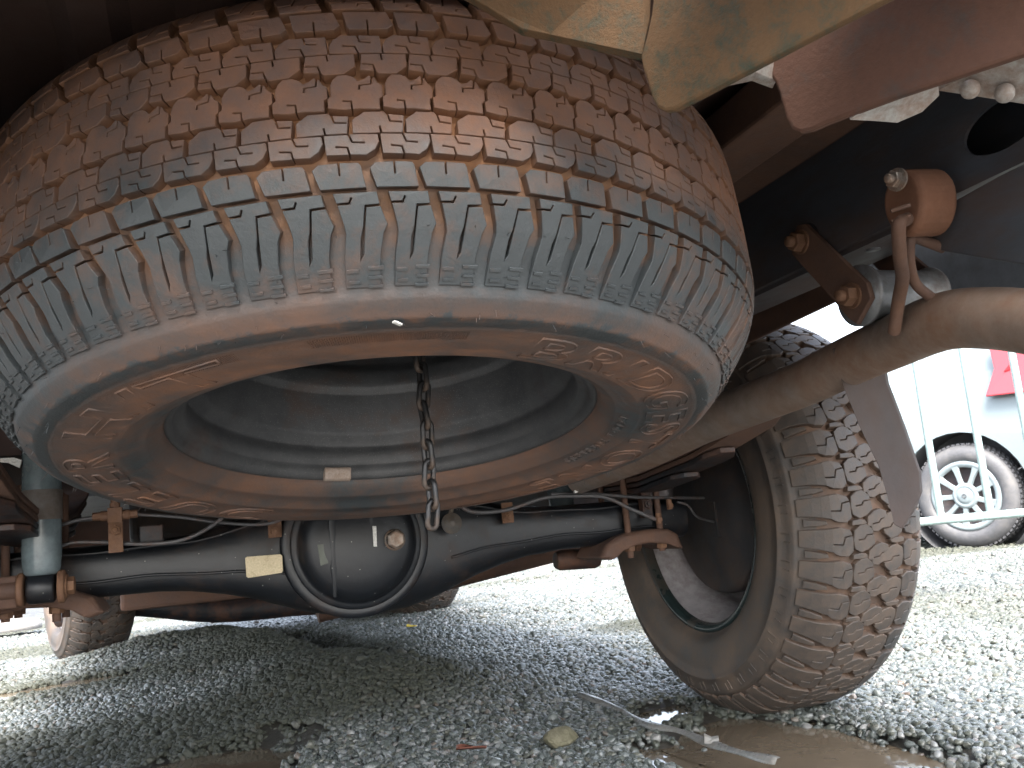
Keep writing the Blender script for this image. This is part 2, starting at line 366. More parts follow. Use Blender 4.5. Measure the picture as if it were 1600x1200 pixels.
NP = 66
def spare_blocks(pl, k):
    """the nine blocks of one pitch of length pl; x along the circumference, y across the tread"""
    X = lambda u: u * pl
    mm_ = lambda pts: [(pl - x, 2 * OM - y) for x, y in pts]
    W_ = .0012
    sh = [(X(.07), .0120), (X(.30), .0112)]
    w0 = slot((X(.40), .0285), [(X(.485), .0425), (X(.565), .0555), (X(.82), .0562)], W_)          # wedge, then a sipe that ends at the far groove
    sh = [(X(.04), .0120), (X(.755), .0120), (X(.785), .028), (X(.87), .0400), (X(.955), .0450)]
    sh += [(X(.842), .0553), (X(.583), .0549), (X(.530), .0430), (X(.465), .0290), (X(.385), .0255), (X(.435), .0380), (X(.496), .0436), (X(.556), .0562), (X(.828), .0567)]
    sh += [(X(.79), .0640)] + [(X(.0), .0640)]
    sh += [(X(.050), .0580), (X(.268), .0582), (X(.315), .0612), (X(.342), .0607), (X(.292), .0569), (X(.062), .0568)]
    sh += [(X(.145), .0455), (X(.165), .0405), (X(.085), .028)]
    a = [(X(-.215), .0668), (X(.61), .0668), (X(.545), .0810), (X(.50), .0832)] + slot((X(.15), .0836), [(X(.155), .0750)], W_) + [(X(-.22), .0832), (X(-.33), .0795)]
    a = a[:3] + a[3:]
    b1 = [(X(-.05), .0895), (X(.66), .0885), (X(.82), .0925), (X(.90), .0985), (X(.88), .1042), (X(.66), .1046)] + slot((X(.36), .1046), [(X(.42), .0985), (X(.64), .0978)], W_) + [(X(-.08), .1046)]
    b1 = b1[:1] + slot((X(.36), .0890), [(X(.33), .0945), (X(.12), .0955)], W_) + b1[1:]
    b2 = [(X(.44), .1054), (X(1.34), .1054), (X(1.38), .1190), (X(1.14), .1200)] + slot((X(1.08), .1202), [(X(1.12), .1145), (X(1.34), .1138)], W_) + [(X(1.02), .1222), (X(.66), .1222), (X(.44), .1160)]
    b2 = b2[:1] + slot((X(.95), .1054), [(X(.93), .1105)], W_) + b2[1:]
    c = [(X(.03), .1262), (X(.30), .1245), (X(.62), .1250), (X(.96), .1240), (X(.97), .1330), (X(1.03), .1345), (X(1.03), .1435), (X(.95), .1460), (X(.90), .1500), (X(.80), .1520), (X(.70), .1490), (X(.60), .1475), (X(.52), .1510), (X(.42), .1530), (X(.24), .1530), (X(.14), .1495), (X(.09), .1450), (X(.09), .1360), (X(.03), .1340)]
    c = c[:2] + slot((X(.46), .1247), [(X(.45), .1310), (X(.30), .1316)], W_) + c[2:9] + slot((X(.85), .1510), [(X(.83), .1450), (X(.62), .1440), (X(.61), .1405)], W_) + c[9:]
    c = c[:-7] + slot((X(.33), .1530), [(X(.35), .1470), (X(.52), .1445), (X(.54), .1410)], W_) + c[-5:] if False else c
    return dict(shoulder=sh, rib=a, b1=b1, b2=b2, centre=c, b2u=mm_(b2), b1u=mm_(b1), ribu=mm_(a), shu=mm_(sh))
cuts = dict(shoulder=(.016, .024, .032, .042, .052), shu=tuple(2 * OM - q for q in (.016, .024, .032, .042, .052)))
sizes = (.92, 1.0, 1.09)
seq = [random.choice((0, 1, 1, 2)) for _ in range(NP)]
tot = sum(sizes[q] for q in seq); unit = 2 * PI / tot
lib = {}
for k, sz in enumerate(sizes):
    for nm, poly in spare_blocks(unit * sz * .39, k).items():
        lib[nm, k] = block_mesh('tread_block', poly, SS, M_SPARE, sdepth, cuts=cuts.get(nm, ()))
ang = R(-187); singles = 0; rest = []
for i in range(NP):
    k = seq[i]; mid = (math.degrees(ang + unit / 2) + 360) % 360 - 360
    for nm in ('shoulder', 'rib', 'b1', 'b2', 'centre', 'b2u', 'b1u', 'ribu', 'shu'):
        if nm != 'shu' and abs(mid + 96) < 84 and singles < 296:
            o = bpy.data.objects.new('tread_block', lib[nm, k]); COL.objects.link(o); o.parent = tyre; o.rotation_euler = (0, 0, ang); singles += 1
        else: rest.append((lib[nm, k], ang))
    ang += unit * sizes[k]
o = bpy.data.objects.new('tread_pattern', join_meshes('tread_pattern', rest, M_SPARE)); COL.objects.link(o); o.parent = tyre; o['kind'] = 'stuff'
# ridges moulded on the shoulder between the lugs and the sidewall
mb = MB()
ang = R(-187)
for i in range(NP):
    sz = sizes[seq[i]]
    for (u0, u1, o0, o1) in ((.12, .34, .0145, .0158), (.50, .80, .0120, .0132), (.52, .80, .0165, .0178), (.52, .83, .0212, .0226), (.10, .33, .0200, .0214)):
        pts = [SS.p(ang + unit * sz * u, o_, -.0013) for u, o_ in ((u0, o0), (u1, o0), (u1, o1), (u0, o1))]
        lo_ = [SS.p(ang + unit * sz * u, o_, .0006) for u, o_ in ((u0, o0 - .0004), (u1, o0 - .0004), (u1, o1 + .0004), (u0, o1 + .0004))]
        mb.add(pts + lo_, [(0, 1, 2, 3), (0, 4, 5, 1), (1, 5, 6, 2), (2, 6, 7, 3), (3, 7, 4, 0)])
    ang += unit * sz
mb.build('shoulder_ridges', M_SPARE, tyre)['kind'] = 'stuff'
# raised outline letters on the sidewall
def sidewall_z(r_): return float(np.interp(r_, [q[0] for q in side], [q[1] for q in side]))
def letters(txt, a0, a1, r0, r1, name, thick=.0011):
    cu = bpy.data.curves.new(name, 'FONT'); cu.body = txt; cu.fill_mode = 'NONE'; cu.bevel_depth = .009 if r1 - r0 > .03 else .02; cu.bevel_resolution = 1; cu.resolution_u = 5; cu.space_character = 1.12; cu.offset = .012
    ob = bpy.data.objects.new(name, cu); COL.objects.link(ob); dg = bpy.context.evaluated_depsgraph_get(); me = bpy.data.meshes.new_from_object(ob.evaluated_get(dg)); bpy.data.objects.remove(ob)
    xs = [v.co.x for v in me.vertices]; ys = [v.co.y for v in me.vertices]; zs = max(abs(v.co.z) for v in me.vertices)
    x0, x1, y0, y1 = min(xs), max(xs), min(ys), max(ys)
    for v in me.vertices:
        a = bez(a0, a1, (v.co.x - x0) / (x1 - x0)); r_ = bez(r0, r1, (v.co.y - y0) / (y1 - y0))
        v.co = (r_ * math.cos(a), r_ * math.sin(a), sidewall_z(r_) - v.co.z / zs * thick * 1.4)
    me.materials.clear(); me.materials.append(M_SPARE); me.attributes.new('low', 'FLOAT', 'POINT').data.foreach_set('value', [.12] * len(me.vertices))
    o = bpy.data.objects.new(name, me); COL.objects.link(o); o.parent = tyre; return o
letters('BRIDGESTONE', R(-79), R(38), .2700, .3130, 'raised_lettering')
letters('DUELER', R(112), R(184), .2700, .3130, 'raised_lettering')
letters('H/T', R(193), R(235), .2700, .3130, 'raised_lettering')
letters('RADIAL TUBELESS', R(-20), R(20), .2445, .2530, 'small_lettering', .0007)
# fine hatch strips beside the lettering
mb = MB()
for a0, a1 in ((-140, -122), (-112, -90), (39, 62)):
    n = int((a1 - a0) / .32)
    for k in range(n):
        a = R(a0 + (a1 - a0) * k / n)
        for sgn in (0,):
            P = [(r_ * math.cos(a + q), r_ * math.sin(a + q), sidewall_z(r_) - h) for r_, q, h in ((.302, -.0008, -.0002), (.314, -.0008, -.0002), (.314, 0, .0007), (.302, 0, .0007), (.302, .0008, -.0002), (.314, .0008, -.0002))]
            mb.add(P, [(0, 1, 2, 3), (3, 2, 5, 4)])
mb.build('hatched_band', M_SPARE, tyre)['kind'] = 'stuff'
# whiskers of moulding flash
mb = MB()
for k in range(150):
    a = random.uniform(0, 2 * PI); z_ = random.choice((.001, .006, .02, .04)) + random.uniform(-.004, .004)
    if z_ < .008: r_ = random.uniform(.325, .345); p0 = Vector((r_ * math.cos(a), r_ * math.sin(a), sidewall_z(r_))); dr = Vector((math.cos(a) * .6, math.sin(a) * .6, -1))
    else: p0 = Vector(SS.p(a, z_, .001)); dr = Vector((math.cos(a), math.sin(a), -.4))
    dr = dr.normalized() + Vector([random.uniform(-.4, .4) for _ in range(3)])
    mb.tube([p0, p0 + dr * random.uniform(.003, .007)], [.00035, .0002], 4)
mb.build('moulding_whiskers', M_SPARE, tyre)['kind'] = 'stuff'
# rim
rp = [(.2235, .0305), (.2245, .0262), (.2232, .0236), (.2205, .0232), (.2175, .0250), (.2160, .0295), (.2130, .0350), (.2070, .0372), (.2050, .0385), (.2045, .0560), (.2060, .0600), (.2045, .0645), (.1960, .0720), (.1925, .0780),
      (.1915, .1250), (.1905, .1290), (.1850, .1330), (.1840, .1360), (.1835, .1520), (.1870, .1580), (.1990, .1680), (.2030, .1740), (.2030, .2100), (.1900, .2130), (.1500, .2020), (.1000, .2050), (.0560, .2080), (.0500, .2020), (.035, .2020)]
mb = MB(); mb.lathe(rp, 160); rim = mb.build('rim', M_RIM, spare)
sol = rim.modifiers.new('plate', 'SOLIDIFY'); sol.thickness = .0028; sol.offset = 0
def on_spare(r_, a, z): return SPR + SE1 * (r_ * math.cos(a)) + SE2 * (r_ * math.sin(a)) + SN * z
mb = MB(); a0 = R(96.8); P = []
for k in range(7):
    a = a0 + R(-4.6 + 9.2 * k / 6)
    P.append([(r_ * math.cos(a), r_ * math.sin(a), z) for r_, z in ((.2105, .0205), (.2170, .0190), (.2185, .0245), (.2140, .0330), (.2080, .0355), (.2065, .0320))])
vs_ = [q for r_ in P for q in r_]; fs_ = [(k * 6 + i, k * 6 + (i + 1) % 6, (k + 1) * 6 + (i + 1) % 6, (k + 1) * 6 + i) for k in range(6) for i in range(6)] + [tuple(range(6)), tuple(range(36, 42))]
mb.add(vs_, fs_); mb.build('balance_weight', M_WEIGHT, rim, .0012)
def chip(x, y, sx_, sy_, rot):
    """a paper scrap stuck on the sidewall"""
    D = CR * ((x - 800) / F) - CU * ((y - 600) / F) + CF; z_ = -.0075; t = ((SPR + SN * z_ - CAM).dot(SN)) / D.dot(SN); P = CAM + D * t - SPR
    c = Vector((P.dot(SE1), P.dot(SE2), z_)); b_ = MB(); b_.box(c, (sx_, sy_, .0016), Matrix.Rotation(rot, 3, 'Z') @ Matrix.Rotation(.1, 3, 'Y')); b_.build('paper_scrap', M_WHITE, tyre, .0004)
chip(621, 505, .0075, .0030, .5)

# ---- all-terrain road tyres
half2 = [(.004, .342), (.012, .350), (.024, .362), (.040, .3745), (.054, .3825), (.070, .386), (.09, .3875), (.135, .388)]
SA = Surf(half2 + [(.27 - o, r_) for o, r_ in half2[-2::-1]])
def adepth(o):
    o = min(o, .27 - o); return float(np.interp(o, [.004, .008, .024, .05, .06], [.001, .0045, .008, .0105, .011]))
NA = 44; PA = 2 * PI / NA * .385
def U(pts): return [(u * PA, o) for u, o in pts]
def m2(pts): return [(PA * 1.35 - x, .27 - y) for x, y in pts]
lug = U([(.02, .008), (.58, .008), (.62, .030), (.70, .050), (.80, .058), (.84, .074), (.70, .084), (.40, .084)]) + slot((.22 * PA, .083), [(.26 * PA, .069), (.48 * PA, .065), (.46 * PA, .050)], .0016) + U([(.06, .079), (-.04, .062), (.0, .040)])
lug2 = U([(.68, .014), (.92, .014), (.90, .030), (.86, .044), (.76, .042), (.70, .028)])
hexa = U([(-.02, .098), (.10, .088), (.36, .0855), (.60, .0875), (.72, .099), (.66, .112), (.50, .1255)]) + slot((.24 * PA, .1235), [(.26 * PA, .110), (.36 * PA, .106), (.37 * PA, .095)], .0016) + U([(.10, .1215), (-.06, .110)])
hexb = U([(.80, .0855), (.92, .084), (.93, .100), (.90, .112), (.80, .108), (.78, .098)])
cen = U([(.60, .128), (.74, .1165), (.98, .1145), (1.0, .121), (1.13, .1235), (1.16, .133), (1.05, .147), (.86, .1545)]) + slot((.78 * PA, .1535), [(.83 * PA, .141), (.92 * PA, .136), (.94 * PA, .125)], .0016) + U([(.62, .1525), (.54, .140)])
def swell(P, k):
    cx, cy = sum(p[0] for p in P) / len(P), sum(p[1] for p in P) / len(P); return [(cx + (x - cx) * k, cy + (y - cy) * k) for x, y in P]
hexa, cen, hexb = swell(hexa, 1.07), swell(cen, 1.08), swell(hexb, 1.1)
alib = [block_mesh('tread_block', q, SA, M_ROAD, adepth, rad=.385, cuts=c, ch=.0010) for q, c in (
    (lug, (.016, .026, .038, .050)), (lug2, (.02, .03, .04)), (hexa, ()), (hexb, ()), (cen, ()), (m2(hexa), ()), (m2(hexb), ()), (m2(lug), (.254, .244, .232, .22)), (m2(lug2), (.25, .24, .23)))]
aside = [(.2215, .026), (.222, .019), (.228, .013), (.2315, .0115), (.235, .0035), (.250, -.0035), (.270, -.0075), (.290, -.0080), (.308, -.0065), (.3095, -.0085), (.3125, -.0085), (.314, -.0055), (.330, -.0005), (.338, .0025)]
acas = aside[:]
for o in np.linspace(.0045, .2655, 80):
    p = SA.p(0, o, adepth(o)); acas.append((p[0], p[2]))
acas += [(r_, .27 - z) for r_, z in aside[::-1]]
acas_me = casing_mesh('tyre', acas, 160, M_ROAD, lambda r_, z: .9 if r_ > .36 else 0.)
mb = MB()
for i in range(NA):                                                       # short bars moulded on the sidewall below each lug
    a = 2 * PI * i / NA
    for q, r0, r1 in ((.15, .318, .334), (.45, .322, .334)):
        a_ = a + q * 2 * PI / NA; dq = .0035
        f_ = lambda r_: float(np.interp(r_, [t[0] for t in aside], [t[1] for t in aside]))
        P = [(r_ * math.cos(a_ + s_ * dq), r_ * math.sin(a_ + s_ * dq), f_(r_) - h) for h, r_, s_ in ((.0016, r0, -.6), (.0016, r1, -.6), (.0016, r1, .6), (.0016, r0, .6), (-.001, r0, -1), (-.001, r1, -1), (-.001, r1, 1), (-.001, r0, 1))]
        mb.add(P, [(0, 1, 2, 3), (0, 4, 5, 1), (1, 5, 6, 2), (2, 6, 7, 3), (3, 7, 4, 0)])
abars = mb.mesh('sidewall_bars', M_ROAD)
arim_p = [(.2225, .027), (.2240, .0215), (.2225, .0190), (.2185, .0190), (.2150, .0235), (.2130, .0330), (.2080, .0370), (.2065, .0620), (.1960, .0740), (.1940, .1300), (.2000, .1450), (.2040, .1600), (.2040, .2300), (.2150, .2360), (.2240, .2480), (.2225, .2440)]
mb = MB(); mb.lathe(arim_p, 120); arim = mb.mesh('rim', M_RIMGREY)
mb = MB(); mb.lathe([(.2262, .0205), (.2290, .0150), (.2270, .0115), (.2230, .0105), (.2170, .0120), (.2125, .0180), (.2110, .0290)], 120); alip = mb.mesh('rim_flange', M_LIP)
mb = MB(); mb.lathe([(.0, .165), (.06, .165), (.075, .170), (.12, .185), (.16, .190), (.2035, .200), (.2035, .206), (.16, .198), (.06, .178), (0, .178)], 64); adisc = mb.mesh('wheel', M_RIMGREY)
mb = MB(); mb.lathe([(.0, .050), (.05, .050), (.06, .056), (.10, .056), (.104, .062), (.148, .062), (.156, .066), (.160, .080), (.160, .135), (.15, .140), (0, .140)], 72); adrum = mb.mesh('brake_drum', M_DRUM)
truck = empty('pickup_truck', (0, 0, 0))
tag(truck, 'old pickup truck seen from below its tail, dark axle and chassis caked with red dust', 'pickup truck')
def wheel(x, y, side_, steer=0, spin=0, single=False):
    M_ = Matrix((Vector((0, side_, 0)), Vector((0, 0, 1)), Vector((side_, 0, 0)))).transposed().to_4x4()
    M_ = Matrix.Rotation(steer, 4, 'Z') @ M_ @ Matrix.Translation((0, 0, -.135)) @ Matrix.Rotation(spin, 4, 'Z')
    w_ = bpy.data.objects.new('wheel', adisc); COL.objects.link(w_); w_.parent = truck
    w_.matrix_world = Matrix.Translation((x, y, .372 if y < 1 else .330)) @ M_
    for nm, me in (('tyre', acas_me), ('rim', arim), ('rim_flange', alip), ('brake_drum', adrum), ('sidewall_bars', abars)):
        o = bpy.data.objects.new(nm, me); COL.objects.link(o); o.parent = w_
        if nm == 'sidewall_bars': o['kind'] = 'stuff'
    if single:
        rest_ = []
        for i in range(NA):
            for me in alib:
                a = 2 * PI * i / NA
                # the half that faces the rear and the ground, one object per block
                if me not in alib[7:] and math.cos(a + spin + .06) * side_ < -.02:
                    o = bpy.data.objects.new('tread_block', me); COL.objects.link(o); o.parent = w_; o.rotation_euler = (0, 0, a)
                else: rest_.append((me, a))
        o = bpy.data.objects.new('tread_pattern', join_meshes('tread_pattern', rest_, M_ROAD))
    else:
        if 'all' not in lib: lib['all'] = join_meshes('tread_pattern', [(me, 2 * PI * i / NA) for i in range(NA) for me in alib], M_ROAD)
        o = bpy.data.objects.new('tread_pattern', lib['all'])
    COL.objects.link(o); o.parent = w_; o['kind'] = 'stuff'
    return w_
wheel(.770, 0, 1, spin=.11, single=True)
wheel(-.770, 0, -1)
wheel(-.765, 3.085, -1, R(17))
wheel(.765, 3.085, 1, R(17))

# ------------------------------------------------------------------ rear axle
AX = .372
mb = MB()
seg = 32; xs = [-.66, -.34, -.29, -.24, -.19, -.15, -.11, -.06, 0, .06, .11, .15, .19, .24, .29, .36, .62]
hz = [.040, .041, .046, .056, .070, .085, .100, .112, .118, .112, .100, .085, .070, .056, .046, .041, .040]
hy = [.040, .041, .043, .047, .054, .060, .065, .070, .072, .070, .065, .060, .054, .047, .043, .041, .040]
P = []
for x, a, b in zip(xs, hz, hy):
    for k in range(seg):
        q = 2 * PI * k / seg; e = .72
        P.append((x, b * math.copysign(abs(math.cos(q)) ** e, math.cos(q)), AX + a * math.copysign(abs(math.sin(q)) ** e, math.sin(q))))
n = len(xs); mb.add(P, [(i * seg + k, i * seg + (k + 1) % seg, (i + 1) * seg + (k + 1) % seg, (i + 1) * seg + k) for i in range(n - 1) for k in range(seg)], True)
mb.add(P[:seg], [tuple(range(seg))]); mb.add(P[-seg:], [tuple(range(seg))])
MY = frame((-.030, 0, AX + .008), (0, -1, 0), (0, 0, 1))
mb.lathe([(.120, -.05), (.1235, .03), (.1235, .070), (.1215, .0755), (.113, .0770), (.108, .0765), (.104, .0765)], 72, MY)
axle = mb.build('rear_axle', M_AXLE, truck)
mb = MB(); mb.lathe([(.1075, .075), (.1085, .0800), (.1065, .0825), (.101, .0835), (.0985, .0845), (.0955, .090), (.090, .104), (.078, .112), (.055, .119), (.02, .122), (0, .122)], 72, MY)
cover = mb.build('differential_cover', M_AXLE, axle)
mb = MB()                                                                   # two shallow pressed ribs in the cover
for dx in (-.045, .018):
    mb.tube([(-.030 + dx, -.1165, AX + .085), (-.030 + dx, -.1185, AX + .03), (-.030 + dx, -.1165, AX - .03), (-.030 + dx, -.106, AX - .075)], [.004, .006, .006, .003], 10, flat=.5)
mb.build('cover_rib', M_AXLE, axle)
for sgn in (-1, 1):                                                         # weld seams along both halves of the casing
    for zo in (.45, -.15):
        mb = MB(); pth = []
        for x in np.linspace(.135, .56, 24):
            h_ = float(np.interp(x, xs[8:], hz[8:])); b_ = float(np.interp(x, xs[8:], hy[8:])); q = zo * PI / 2
            pth.append((sgn * x + (-.0), -b_ * abs(math.cos(q)) ** .72 - .0005, AX + h_ * math.copysign(abs(math.sin(q)) ** .72, math.sin(q)) + .0015 * math.sin(x * 40)))
        mb.tube(pth, .0028, 6); mb.build('weld_seam', M_AXLE, axle)
PT = .1215
pl = at(617, 843, Y=-PT)
mb = MB(); M_ = frame((pl.x, -PT + .004, pl.z), (0, -1, 0)); mb.lathe([(0, 0), (.0175, 0), (.0175, .004), (.0150, .006)], 24, M_); mb.lathe([(.0150, .004), (.0150, .016), (.0120, .018), (.006, .0175), (0, .016)], 6, M_, smooth=False)
mb.build('filler_plug', M_BOLT, axle)
def decal(name, poly, Y, mat_, par, th=.0012):
    pts = [at(x, y, Y=Y) for x, y in poly]; b_ = MB(); b_.prism(pts, (0, th, 0)); return b_.build(name, mat_, par)
decal('sticker', [(383, 872), (386, 870), (438, 866), (441, 868), (442, 892), (440, 895), (388, 903), (385, 901)], -.0795, M_STICKER, axle)
decal('chalk_mark', [(582, 822), (588, 822), (589, 854), (584, 854)], -.1235, M_WHITE, axle)
decal('paint_patch', [(496, 851), (509, 850), (513, 880), (501, 884)], -.1175, mat('grey green smear', (.12, .13, .11), None, rough=.6), axle)
# round clamp, brackets and the brass tee on the casing
b0 = at(705, 818, Y=-.083)
mb = MB(); M_ = frame(b0, (0, -1, .05)); mb.lathe([(0, 0), (.0165, 0), (.0180, .002), (.0180, .005), (.013, .006), (.0125, .0085), (.006, .0095), (.0055, .013), (0, .013)], 28, M_); mb.tube([b0 + Vector((0, .004, .012)), b0 + Vector((.012, .012, .045))], .004, 8)
mb.build('breather_valve', mat('grey cap', (.12, .115, .11), TAN, .3, .5, scale=30), axle)
for (x, y, Yq) in ((430, 830, -.078), (795, 808, -.068)):
    c = at(x, y, Y=Yq); mb = MB(); mb.box(c + Vector((0, .006, .008)), (.021, .005, .036)); hexbolt(mb, c + Vector((0, .002, 0)), (0, -1, 0), .0075, .007, .0095, .003); mb.build('bracket_bolt', M_RUSTRED, axle, .001)
tc_ = at(180, 805, Y=-.12)
mb = MB(); mb.box(tc_, (.020, .018, .022)); mb.box(tc_ + Vector((0, .002, -.032)), (.020, .006, .046))
for dx, dz in ((-1, 0), (1, 0), (0, 1)):
    mb.tube([tc_, tc_ + Vector((dx * .020, 0, dz * .018))], .0075, 8); mb.lathe([(0, 0), (.0062, 0), (.0062, .011), (0, .011)], 6, frame(tc_ + Vector((dx * .020, 0, dz * .018)), (dx, 0, dz)), smooth=False)
hexbolt(mb, tc_ + Vector((0, -.002, -.022)), (0, -1, 0), .008, .007, 0, .003)
mb.build('brake_tee', M_RUSTRED, axle, .0012)
bx_ = at(205, 832, Y=-.10); mb = MB(); mb.box(bx_ + Vector((.028, .02, -.004)), (.034, .03, .026)); mb.build('pipe_bracket', M_BLACK, axle, .002)
def line(pts, r_, mat_=None, name='brake_line', par=None):
    b_ = MB(); b_.tube(smooth_path([at(x, y, Y=Y) for x, y, Y in pts], 8), r_, 8); return b_.build(name, mat_ or M_CABLE, par or axle)
line([(88, 823, -.11), (120, 813, -.12), (160, 807, -.12)], .0026)
line([(206, 803, -.12), (280, 808, -.11), (350, 817, -.10), (420, 818, -.10), (470, 795, -.10)], .0026)
line([(158, 847, -.10), (230, 850, -.12), (290, 842, -.13), (340, 815, -.13), (372, 780, -.12)], .0030)
line([(85, 858, -.10), (113, 848, -.10), (158, 847, -.10)], .0026)
line([(0, 843, -.12), (40, 840, -.11), (88, 836, -.11)], .0030)
line([(715, 788, -.10), (740, 800, -.10), (790, 797, -.09), (850, 778, -.09), (900, 775, -.09), (945, 777, -.09), (985, 795, -.09), (1028, 813, -.09)], .0036)
line([(860, 772, -.09), (930, 772, -.08), (1000, 777, -.07), (1100, 778, -.03)], .0030)
line([(1058, 784, -.06), (1075, 790, -.06), (1090, 808, -.05), (1122, 817, -.03)], .0022)
for x, y, Yq in ((1029, 812, -.092), (1122, 813, -.035), (1046, 790, -.075)):
    c = at(x, y, Y=Yq); mb = MB(); mb.tube([c + Vector((0, 0, -.007)), c + Vector((0, 0, .012))], .0055, 8); hexbolt(mb, c, (0, -1, 0), .006, .006, 0, 0); mb.build('line_fitting', M_RUSTRED, axle)
c = at(1008, 788, Y=-.05); mb = MB(); mb.box(c, (.020, .016, .05)); hexbolt(mb, c + Vector((0, -.008, 0)), (0, -1, 0), .009, .008, .011, .004); mb.build('bump_stop_bracket', M_BLACK, axle, .001)
c = at(1124, 803, Y=-.04); mb = MB(); mb.box(c + Vector((.01, .01, -.01)), (.04, .02, .07)); hexbolt(mb, c, (0, -1, 0), .008, .008, .011, .004); mb.build('hub_flange', M_DRUM, axle, .003)
c = at(905, 757, Y=-.12); mb = MB(); mb.prism([at(x, y, Y=-.12) for x, y in ((892, 746), (918, 742), (915, 762), (899, 771))], (0, .006, 0)); mb.build('paper_tag', M_WHITE, axle)
mb = MB(); mb.prism([at(x, y, Y=-.15) for x, y in ((0, 716), (22, 715), (34, 719), (30, 731), (12, 723), (0, 722))], (0, .006, 0)); mb.build('paper_tag', M_WHITE, axle)

# ------------------------------------------------------------------ springs, shackles, shocks
SX = .520
def leaf_path(k, sgn):
    """side view of leaf k, a gentle arc from the axle seat up to the eyes"""
    top = [(-.775, .588), (-.73, .578), (-.62, .551), (-.485, .522), (-.30, .484), (-.10, .463), (.05, .461), (.25, .480), (.45, .525), (.60, .580)]
    ends = ((-.775, .61), (-.490, .48), (-.36, .38), (-.24, .28))[k]
    ys = np.linspace(ends[0], ends[1], 26); z = np.interp(ys, [t[0] for t in top], [t[1] for t in top])
    return [(y, zz - k * .0105) for y, zz in zip(ys, z)]
for sgn in (1, -1):
    spring = empty('leaf_spring', (sgn * SX, 0, .45), truck)
    for k in range(4):
        mb = MB(); wv = .030 if k else .031; P = []
        L_ = leaf_path(k, sgn)
        for i, (y, z) in enumerate(L_):
            tp = wv * (.45 if k and i in (0, len(L_) - 1) else 1)
            P += [(-tp, y, z - .45), (tp, y, z - .45), (tp, y, z - .4585), (-tp, y, z - .4585)]
        n = len(L_); mb.add(P, [(i * 4 + a, i * 4 + (a + 1) % 4, (i + 1) * 4 + (a + 1) % 4, (i + 1) * 4 + a) for i in range(n - 1) for a in range(4)] + [(0, 1, 2, 3), tuple((n - 1) * 4 + a for a in (3, 2, 1, 0))])
        mb.build('leaf', M_RUST if k in (0, 1) else M_BLACK, spring, .0015)
    seat = MB(); c_ = spring.location                                     # arched plate under the axle tube that the U bolts pull up
    arch_ = [(940, 872), (950, 850), (968, 838), (990, 831), (1020, 826), (1046, 826), (1062, 834), (1072, 858), (1063, 856), (1048, 850), (1020, 848), (992, 853), (972, 862), (958, 876)]
    P = [at(x, y, Y=-.070) for x, y in arch_]; seat.prism([(sgn * q.x - c_.x, q.y, q.z - c_.z) for q in P], (0, .13, 0), .06)
    seat.build('spring_plate', M_RUST, spring, .004)
    for i, (dx, dy) in enumerate(((-.038, -.052), (.030, -.052), (-.038, .050), (.030, .050))):
        mb = MB(); mb.tube([(dx * sgn, dy, .050), (dx * sgn, dy, -.142 + dx * .1)], .0062, 10); mb.build('bolt_rod', M_RUST, spring)
        mb = MB(); hexbolt(mb, (dx * sgn, dy, -.118), (0, 0, -1), .0105, .016, .0, 0); mb.build('nut', M_RUSTRED, spring)
    for dy in (-.052, .050):
        mb = MB(); mb.tube([(-.038, dy, .045), (-.030, dy, .055), (.0, dy, .058), (.030, dy, .055), (.038, dy, .045)], .0062, 10); mb.build('bolt_rod', M_RUST, spring)
    # shackle
    s_in = .446
    lo = at(1332, 462, X=s_in); up = at(1252, 378, X=s_in)
    sh = empty('shackle', (0, 0, 0), truck)
    def plate(x, name, mat_, bolts):
        ax = Vector((0, up.y - lo.y, up.z - lo.z)).normalized(); pr_ = Vector((0, -ax.z, ax.y)); pts = []
        L_ = (up - lo).length
        for t, s_, e in ((-.026, -.9, 0), (-.026, .6, 0), (-.010, 1, 0), (L_ * .5, .92, 0), (L_ + .008, .85, 0), (L_ + .020, .5, 0), (L_ + .020, -.5, 0), (L_ + .006, -.9, 0), (L_ * .5, -.95, 0), (-.012, -1, 0)):
            pts.append(Vector((x * sgn, lo.y, lo.z)) + ax * t + pr_ * (s_ * .0245))
        b_ = MB(); b_.prism(pts, (.007 * sgn, 0, 0), .15); p_ = b_.build(name, mat_, sh)
        if bolts:
            for q in (lo, up):
                b_ = MB(); hexbolt(b_, (x * sgn, q.y, q.z), (-sgn, 0, 0), .0125, .014, .0155, .008); b_.build('shackle_bolt', M_RUSTRED, p_)
    plate(s_in, 'shackle_plate', M_RUST, True); plate(s_in + .114, 'shackle_plate', M_BLACK, False)
    mb = MB(); M_ = frame((sgn * (s_in + .008), lo.y, lo.z), (sgn, 0, 0)); mb.lathe([(0, 0), (.036, 0), (.036, .006), (.030, .008), (.030, .100), (.034, .102), (.034, .106), (0, .106)], 36, M_)
    mb.build('spring_eye', mat('worn grey bush', (.22, .23, .24), (.15, .09, .06), .25, .35, metal=.4, scale=12), sh)
    mb = MB(); M_ = frame((sgn * (s_in + .008), up.y, up.z), (sgn, 0, 0)); mb.lathe([(0, 0), (.024, 0), (.024, .106), (0, .106)], 30, M_); mb.build('shackle_bush', M_BLACK, sh)
